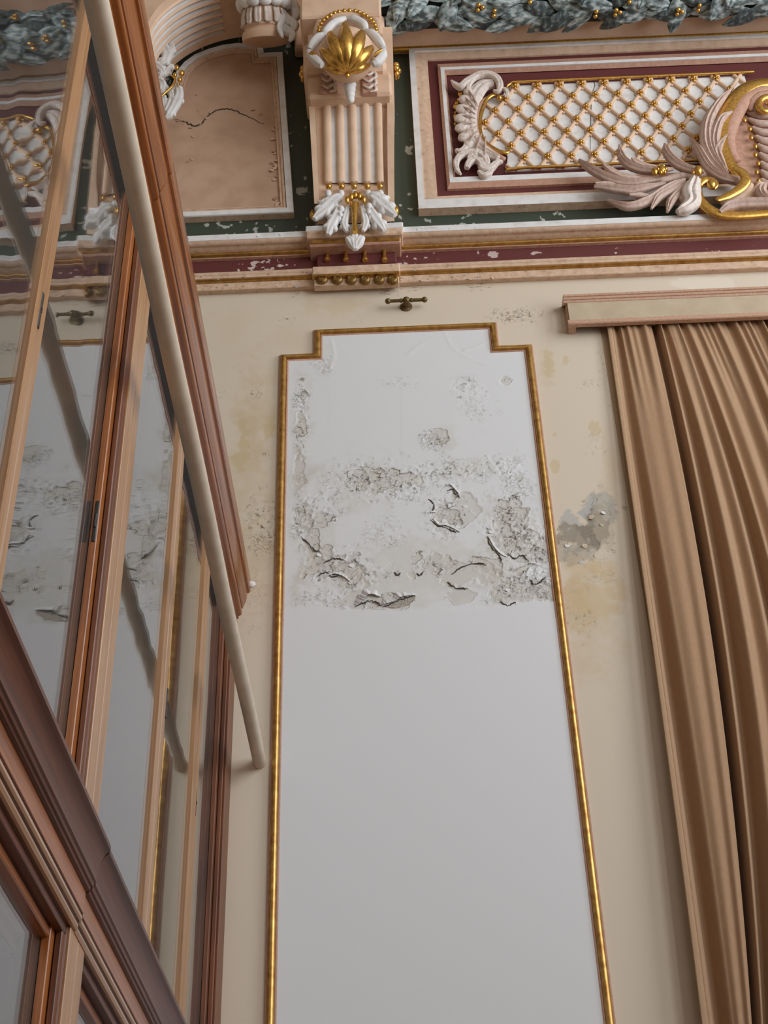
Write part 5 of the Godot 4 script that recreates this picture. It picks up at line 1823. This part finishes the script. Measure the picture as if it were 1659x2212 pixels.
	tube(t, smooth_path(px_path([1281, 172, 1285, 185, 1280, 200, 1277, 230, 1276, 270, 1275, 310, 1276, 345], 0.021), 6), [0.0015, 0.002, 0.0012], Vector3.BACK, 0.5, 4)
	obj("crack", t, M.crack, g)

func build_left_rocaille() -> void:
	var z := 0.06
	var o := at(1020, 270, 0.02)
	var g := thing("shell_scroll", "cream and gold shell scroll at the left end of the white lattice", "ornament", Vector3(o.x, o.y, 0.01))
	var t := PackedVector3Array()
	# inner rim band
	tube(t, smooth_path(px_path([1058, 209, 1042, 222, 1031, 245, 1028, 268, 1031, 292, 1042, 312, 1062, 330, 1090, 344], 0.045), 6), [0.012, 0.022, 0.026, 0.026, 0.024, 0.014], Vector3.BACK, 0.7, 10)
	obj("inner_band", t, M.rose, g, 60.0)
	# shell lobes
	t = PackedVector3Array()
	blade(t, px_path([1066, 182, 1044, 186, 1026, 206, 1016, 232, 1013, 260, 1016, 286, 1026, 308, 1046, 328, 1076, 344], z - 0.012), [0.03, 0.046, 0.05, 0.05, 0.05, 0.046, 0.042, 0.036, 0.02], Vector3.BACK, 0.028, 0.3, 8, 2)
	obj("shell_body", t, M.white_warm, g, 60.0)
	for q in [[1012, 200, 0.03], [1004, 216, 0.034], [999, 236, 0.036], [996, 256, 0.034], [998, 276, 0.036], [1003, 296, 0.034], [1013, 314, 0.032], [1028, 331, 0.03], [1047, 343, 0.026]]:
		t = PackedVector3Array()
		var a := at(q[0], q[1], z)
		var inw := at(1050, 262, z) - a
		var bs := Basis(Vector3.BACK, atan2(inw.y, inw.x))
		ball(t, a, Vector3(q[2] * 1.15, q[2] * 0.95, 0.022), 12, 8, bs)
		obj("shell_lobe", t, M.white_warm, g, 60.0)
		t = PackedVector3Array()
		tube(t, [a + inw * 0.02 + Vector3(0, 0, 0.018), a + inw * 0.25 + Vector3(0, 0, 0.024), a + inw * 0.55 + Vector3(0, 0, 0.012)], [0.004, 0.007, 0.003], Vector3.BACK, 1.0, 6)
		obj("shell_rib", t, M.mauve, g, 60.0)
	# upper scroll and its tail
	for q in [[[1066, 196, 1076, 198, 1080, 186, 1074, 172, 1058, 163, 1040, 162, 1024, 168, 1014, 182, 1010, 196], [0.008, 0.014, 0.02, 0.022, 0.022, 0.022, 0.02, 0.016, 0.01]], [[1040, 163, 1024, 168, 1008, 178, 996, 188, 984, 184, 975, 174], [0.014, 0.02, 0.022, 0.022, 0.016, 0.006]], [[1085, 190, 1092, 195, 1096, 204, 1090, 208], [0.008, 0.012, 0.012, 0.006]]]:
		t = PackedVector3Array()
		blade(t, px_path(q[0], z + 0.01), q[1], Vector3.BACK, 0.03, 0.3, 6)
		obj("scroll_leaf", t, M.white_warm, g, 60.0)
	# lower scrolls
	for q in [[[996, 377, 987, 366, 986, 350, 994, 338, 1010, 331, 1030, 331, 1046, 340, 1052, 354, 1046, 366, 1036, 362], [0.006, 0.014, 0.018, 0.018, 0.02, 0.02, 0.02, 0.018, 0.014, 0.008]], [[1008, 364, 1014, 352, 1026, 346, 1038, 352, 1044, 366, 1060, 364, 1074, 352, 1086, 350], [0.014, 0.02, 0.02, 0.02, 0.024, 0.022, 0.016, 0.01]], [[1011, 344, 1018, 336, 1030, 340], [0.008, 0.016, 0.008]], [[985, 324, 992, 328, 1002, 324, 1008, 312, 1003, 305], [0.01, 0.016, 0.018, 0.014, 0.006]], [[1034, 370, 1044, 380, 1056, 376, 1066, 364], [0.01, 0.018, 0.016, 0.008]]]:
		t = PackedVector3Array()
		blade(t, px_path(q[0], z), q[1], Vector3.BACK, 0.028, 0.3, 6)
		obj("scroll_leaf", t, M.white_warm, g, 60.0)
	# gold drops on a thread
	for q in [[1008, 190, 0.008], [1003, 195, 0.011], [995, 203, 0.018], [990, 215, 0.009], [987, 224, 0.014], [984, 231, 0.015], [989, 229, 0.012], [984, 243, 0.008], [984, 252, 0.014], [984, 260, 0.009], [984, 268, 0.011]]:
		t = PackedVector3Array()
		ball(t, at(q[0], q[1], 0.03), Vector3(q[2], q[2] * 1.4, q[2]), 8, 6)
		obj("gold_drop", t, M.gold, g, 60.0)
	t = PackedVector3Array()
	tube(t, smooth_path(px_path([984, 270, 986, 280, 992, 288, 998, 292], 0.028), 5), [0.004, 0.005, 0.003], Vector3.BACK, 1.0, 6)
	obj("gold_thread", t, M.gold, g, 60.0)

# ---- big rocaille at the right end
func build_cartouche() -> void:
	var z := 0.11
	var o := at(1600, 330, 0.0)
	var g := thing("rocaille_cartouche", "large gold and rose rocaille shell with long acanthus leaves at the right edge", "ornament", Vector3(o.x, o.y, 0.0))
	var t := PackedVector3Array()
	var k := 3.614
	var q := func(list: Array, zz: float) -> Array:
		var out := []
		for i in range(0, list.size(), 2):
			out.append(at(1200.0 + list[i] / k, list[i + 1] / k, zz))
		return out
	# body of the shell
	var poly := PackedVector2Array()
	for p in smooth_path(q.call([1700, 650, 1560, 665, 1440, 720, 1360, 820, 1310, 950, 1290, 1080, 1310, 1220, 1380, 1340, 1450, 1430, 1380, 1560, 1450, 1660, 1720, 1640], 0.06), 4):
		poly.append(Vector2(p.x, p.y))
	poly.append(Vector2(4.0, at(1659, 455, 0.06).y))
	poly.append(Vector2(4.0, at(1659, 180, 0.06).y))
	plate(t, poly, 0.0, 0.06)
	obj("shell_ground", t, M.rose, g)
	# gold C band, flat faced, with a rose inner roll
	t = PackedVector3Array()
	tube(t, smooth_path(q.call([1760, 650, 1660, 648, 1560, 664, 1470, 710, 1400, 785, 1350, 880, 1312, 980, 1296, 1080, 1310, 1180, 1350, 1270, 1405, 1335, 1425, 1400], z), 7), [0.03, 0.04, 0.046, 0.05, 0.048, 0.042, 0.034, 0.022], Vector3.BACK, 0.42, 14)
	obj("gold_band", t, M.gold, g, 60.0)
	t = PackedVector3Array()
	tube(t, smooth_path(q.call([1760, 690, 1640, 700, 1540, 740, 1460, 810, 1405, 900, 1365, 1000, 1350, 1090, 1370, 1180, 1420, 1260], z - 0.01), 7), [0.02, 0.034, 0.042, 0.042, 0.034, 0.02], Vector3.BACK, 0.7, 12)
	obj("rose_roll", t, M.rose, g, 60.0)
	# shell ridges fanning inside, gold beads along their ends
	for i in 9:
		var s := i / 8.0
		var a := Vector2(lerpf(1480, 1600, s) + 40 * sin(s * 3.0), lerpf(860, 1400, s))
		var b := Vector2(1720, lerpf(900, 1440, s) - 30)
		t = PackedVector3Array()
		tube(t, smooth_path(q.call([a.x, a.y, lerpf(a.x, b.x, 0.4), lerpf(a.y, b.y, 0.4) + 34, b.x, b.y + 26], 0.075), 6), [0.012, 0.024, 0.022], Vector3.BACK, 0.8, 9)
		obj("shell_ridge", t, M.mauve, g, 60.0)
		t = PackedVector3Array()
		ball(t, q.call([a.x - 20 - 14 * (i % 2), a.y + 10], 0.085)[0], Vector3(0.012, 0.02, 0.012), 8, 6)
		obj("gold_bead", t, M.gold, g, 60.0)
	# gold volute at the top right
	t = PackedVector3Array()
	tube(t, smooth_path(q.call([1760, 780, 1660, 762, 1600, 790, 1590, 840, 1630, 872, 1680, 850, 1670, 815, 1640, 812], 0.12), 7), [0.02, 0.022, 0.02, 0.018, 0.014, 0.008], Vector3.BACK, 0.9, 12)
	obj("gold_volute", t, M.gold, g, 60.0)
	t = PackedVector3Array()
	tube(t, smooth_path(q.call([1520, 860, 1540, 800, 1590, 760, 1660, 740], 0.1), 7), [0.01, 0.03, 0.034, 0.03], Vector3.BACK, 0.8, 12)
	obj("volute_roll", t, M.rose, g, 60.0)
	# long acanthus leaves
	var zz := z + 0.02
	for e in [
		[[1330, 1370, 1230, 1240, 1180, 1110, 1190, 960, 1260, 830, 1380, 700], [0.03, 0.042, 0.046, 0.042, 0.03, 0.006], 2],
		[[1345, 1370, 1270, 1230, 1240, 1090, 1285, 950, 1375, 890], [0.024, 0.036, 0.038, 0.03, 0.008], 2],
		[[1350, 1385, 1290, 1290, 1265, 1180, 1335, 1070], [0.02, 0.03, 0.028, 0.006], 1],
		[[1400, 1420, 1300, 1380, 1200, 1310, 1120, 1190, 1050, 1100], [0.02, 0.036, 0.038, 0.03, 0.01], 2],
		[[1160, 1340, 1040, 1320, 940, 1270, 870, 1200, 850, 1140], [0.02, 0.036, 0.04, 0.032, 0.008], 2],
		[[920, 1320, 740, 1330, 600, 1300, 520, 1240, 495, 1150], [0.018, 0.034, 0.036, 0.03, 0.006], 2],
		[[860, 1310, 740, 1315, 640, 1280, 590, 1250], [0.014, 0.028, 0.024, 0.006], 1],
		[[820, 1400, 600, 1425, 440, 1400, 300, 1340, 180, 1270], [0.02, 0.034, 0.038, 0.034, 0.012], 2],
		[[720, 1400, 540, 1385, 430, 1340, 368, 1290], [0.014, 0.028, 0.026, 0.008], 1],
		[[860, 1430, 640, 1480, 480, 1480, 300, 1475], [0.016, 0.032, 0.034, 0.012], 2],
		[[720, 1475, 560, 1500, 420, 1450, 310, 1450], [0.01, 0.022, 0.022, 0.008], 1],
		[[1010, 1400, 860, 1480, 720, 1570, 560, 1620, 405, 1580], [0.018, 0.036, 0.036, 0.028, 0.01], 2],
		[[760, 1530, 660, 1530, 575, 1540], [0.01, 0.022, 0.008], 1],
		[[1040, 1420, 910, 1480, 800, 1550, 745, 1650], [0.016, 0.03, 0.028, 0.008], 2],
		[[1070, 1430, 970, 1500, 900, 1580, 870, 1675], [0.014, 0.03, 0.028, 0.01], 2],
		[[1090, 1410, 1020, 1490, 1000, 1560, 1030, 1620], [0.014, 0.03, 0.03, 0.01], 2],
	]:
		t = PackedVector3Array()
		var path: Array = q.call(e[0], zz)
		for i in path.size():                             # tips curl off the wall
			path[i] += Vector3(0, 0, 0.035 * pow(float(i) / (path.size() - 1), 2.0) - 0.02 * float(i) / (path.size() - 1))
		var ws: Array = e[1].map(func(w): return w * 0.8)
		ws[0] *= 0.55
		blade(t, path, ws, Vector3.BACK, 0.028, 0.45, 7, e[2])
		obj("acanthus_leaf", t, M.mauve, g, 60.0)
	t = PackedVector3Array()
	blade(t, q.call([1090, 1410, 1060, 1500, 1070, 1580, 1020, 1630, 950, 1660], zz + 0.02), [0.03, 0.05, 0.046, 0.036, 0.016], Vector3.BACK, 0.035, 0.3, 7, 2)
	obj("acanthus_leaf", t, M.white_warm, g, 60.0)
	t = PackedVector3Array()
	tube(t, smooth_path(q.call([1440, 1420, 1320, 1390, 1180, 1355, 1000, 1370, 820, 1410, 640, 1430], z), 6), [0.03, 0.03, 0.026, 0.02, 0.012], Vector3.BACK, 0.7, 10)
	obj("stem", t, M.mauve, g, 60.0)
	# lower gold scroll and the ribbon
	t = PackedVector3Array()
	tube(t, smooth_path(q.call([1200, 1450, 1235, 1465, 1250, 1435, 1215, 1405, 1160, 1405, 1115, 1445, 1105, 1510, 1140, 1580, 1210, 1640, 1300, 1675, 1450, 1682, 1720, 1660], zz + 0.02), 7), [0.012, 0.016, 0.02, 0.024, 0.028, 0.03, 0.03, 0.026], Vector3.BACK, 0.5, 12)
	ball(t, q.call([1218, 1440], zz + 0.04)[0], Vector3(0.024, 0.032, 0.022), 12, 8)
	obj("gold_scroll", t, M.gold, g, 60.0)
	t = PackedVector3Array()
	tube(t, smooth_path(q.call([1090, 1460, 1090, 1540, 1130, 1620, 1210, 1680, 1290, 1700], z - 0.01), 6), [0.02, 0.03, 0.03, 0.02], Vector3.BACK, 0.6, 10)
	obj("scroll_side", t, M.rose, g, 60.0)
	t = PackedVector3Array()
	tube(t, smooth_path(q.call([1395, 1310, 1450, 1340, 1485, 1390, 1470, 1440, 1420, 1485, 1340, 1530, 1260, 1560], zz + 0.035), 7), [0.018, 0.026, 0.028, 0.026, 0.022, 0.014], Vector3.BACK, 0.4, 12)
	obj("gold_ribbon", t, M.gold, g, 60.0)
	for e in [[[1520, 1440, 1460, 1530, 1300, 1590], [0.02, 0.034, 0.02]], [[1600, 1430, 1560, 1520, 1420, 1590], [0.02, 0.03, 0.016]]]:
		t = PackedVector3Array()
		tube(t, smooth_path(q.call(e[0], z + 0.01), 7), e[1], Vector3.BACK, 0.7, 10)
		obj("rose_fold", t, M.peach, g, 60.0)
	for e in [[[1280, 1660, 1370, 1610, 1500, 1590, 1720, 1590], [0.012, 0.03, 0.036, 0.03]], [[1640, 1430, 1600, 1500, 1640, 1560, 1720, 1580], [0.01, 0.03, 0.03, 0.02]]]:
		t = PackedVector3Array()
		blade(t, q.call(e[0], zz + 0.03), e[1], Vector3.BACK, 0.032, 0.4, 7, 2)
		obj("acanthus_leaf", t, M.mauve, g, 60.0)
	# gold flower and berries among the leaves
	for e in [[830, 1330, 0.03], [775, 1340, 0.022], [1115, 1332, 0.028], [1075, 1345, 0.012]]:
		t = PackedVector3Array()
		var c: Vector3 = q.call([e[0], e[1]], zz + 0.035)[0]
		ball(t, c, Vector3(e[2] * 0.8, e[2] * 1.2, e[2] * 0.8), 10, 7)
		if e[0] == 830:
			for i in 6:
				ball(t, c + Vector3(cos(TAU * i / 6) * 0.02, sin(TAU * i / 6) * 0.028, 0.006), Vector3(0.011, 0.014, 0.014), 7, 5)
		obj("gold_flower", t, M.gold, g, 60.0)

# ---- laurel garland along the top
func leaf_mesh(len_: float, wid: float, cup: float, bend: float) -> ArrayMesh:
	var t := PackedVector3Array()
	var nl := 8
	var nw := 6
	var rows := []
	for i in nl + 1:
		var s := float(i) / nl
		var w := wid * pow(sin(PI * clampf(0.06 + 0.9 * s, 0, 1)), 0.75) * (1.0 - 0.25 * s)
		if i == nl:
			w = 0.002
		var row := []
		for k in nw + 1:
			var u := -1.0 + 2.0 * k / nw
			var vein := 0.006 * (1.0 - absf(u)) * sin(s * 26.0 + absf(u) * 4.0) * 0.35
			row.append(Vector3(len_ * s, u * w, cup * w * (1.0 - u * u) - 0.008 * exp(-u * u * 40.0) - bend * s * s * len_ + vein))
		rows.append(row)
	for i in nl:
		for k in nw:
			quad(t, rows[i][k], rows[i + 1][k], rows[i + 1][k + 1], rows[i][k + 1])
			var d := Vector3(0, 0, -0.006)
			quad(t, rows[i][k + 1] + d, rows[i + 1][k + 1] + d, rows[i + 1][k] + d, rows[i][k] + d)
		quad(t, rows[i][0] + Vector3(0, 0, -0.006), rows[i + 1][0] + Vector3(0, 0, -0.006), rows[i + 1][0], rows[i][0])
		quad(t, rows[i][nw], rows[i + 1][nw], rows[i + 1][nw] + Vector3(0, 0, -0.006), rows[i][nw] + Vector3(0, 0, -0.006))
	return finish(t, 60.0, Vector3.ZERO, [])

func build_garland() -> void:
	var c := Vector2(8.69, 0.285)                          # (y, z) of the axis
	var g := thing("laurel_garland", "dark verdigris laurel garland with gold berries running along the top", "garland", Vector3(2.0, c.x, c.y))
	var t := PackedVector3Array()
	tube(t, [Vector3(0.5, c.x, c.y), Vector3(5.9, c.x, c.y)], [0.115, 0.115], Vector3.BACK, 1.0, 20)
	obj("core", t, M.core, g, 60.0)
	var shapes := [leaf_mesh(0.21, 0.054, 0.34, 0.14), leaf_mesh(0.19, 0.058, 0.4, 0.2), leaf_mesh(0.23, 0.05, 0.3, 0.1), leaf_mesh(0.17, 0.047, 0.45, 0.25)]
	var rng := RandomNumberGenerator.new()
	rng.seed = 21
	var og := origin_of(g)
	t = PackedVector3Array()
	ball(t, Vector3.ZERO, Vector3.ONE * 0.0135, 9, 6)
	var berry := finish(t, 60.0, Vector3.ZERO, [])
	for row in 5:
		var th0: float = [-100.0, -68.0, -38.0, -8.0, 24.0][row]
		var x := 0.58 + 0.05 * (row % 2)
		while x < 3.3:
			var th := deg_to_rad(th0 + rng.randf_range(-9, 9))
			var rad := Vector3(0, sin(th), cos(th))
			var circ := Vector3(0, -cos(th), sin(th))       # downwards round the roll
			var heading := rng.randf_range(-0.5, 0.5)
			if row == 0:
				heading = rng.randf_range(0.1, 0.7) if rng.randf() < 0.7 else rng.randf_range(-0.3, 0.3)
			elif rng.randf() < 0.22:
				heading = rng.randf_range(0.9, 1.5)
			var dir := (Vector3(-1, 0, 0) * cos(heading) + circ * sin(heading)).normalized()
			if rng.randf() < 0.2:
				dir.x = -dir.x
			var nrm := (rad + dir * -0.32 + Vector3(0, 0, 0.1) + circ * rng.randf_range(-0.25, 0.25)).normalized()
			var bx := (dir - nrm * dir.dot(nrm)).normalized()
			var by := nrm.cross(bx)
			var p := Vector3(x, c.x, c.y) + rad * rng.randf_range(0.105, 0.125) - dir * 0.06
			var m := put("laurel_leaf", shapes[rng.randi() % 4], M.leaf if rng.randf() < 0.66 else M.leaf_dark, g)
			m.transform = Transform3D(Basis(bx, by, nrm).scaled_local(Vector3.ONE * rng.randf_range(0.85, 1.1)), p - og)
			x += rng.randf_range(0.085, 0.12)
	for k in 30:
		var x := 0.62 + k * 0.092 + rng.randf_range(-0.02, 0.02)
		var th := deg_to_rad(rng.randf_range(-95, 0))
		for i in rng.randi_range(2, 3):
			var a: float = th + [0.0, 0.17, 0.08][i]
			var p := Vector3(x + [0.0, 0.004, 0.026][i], c.x + sin(a) * 0.158, c.y + cos(a) * 0.158)
			put("gold_berry", berry, M.gold, g).position = p - og
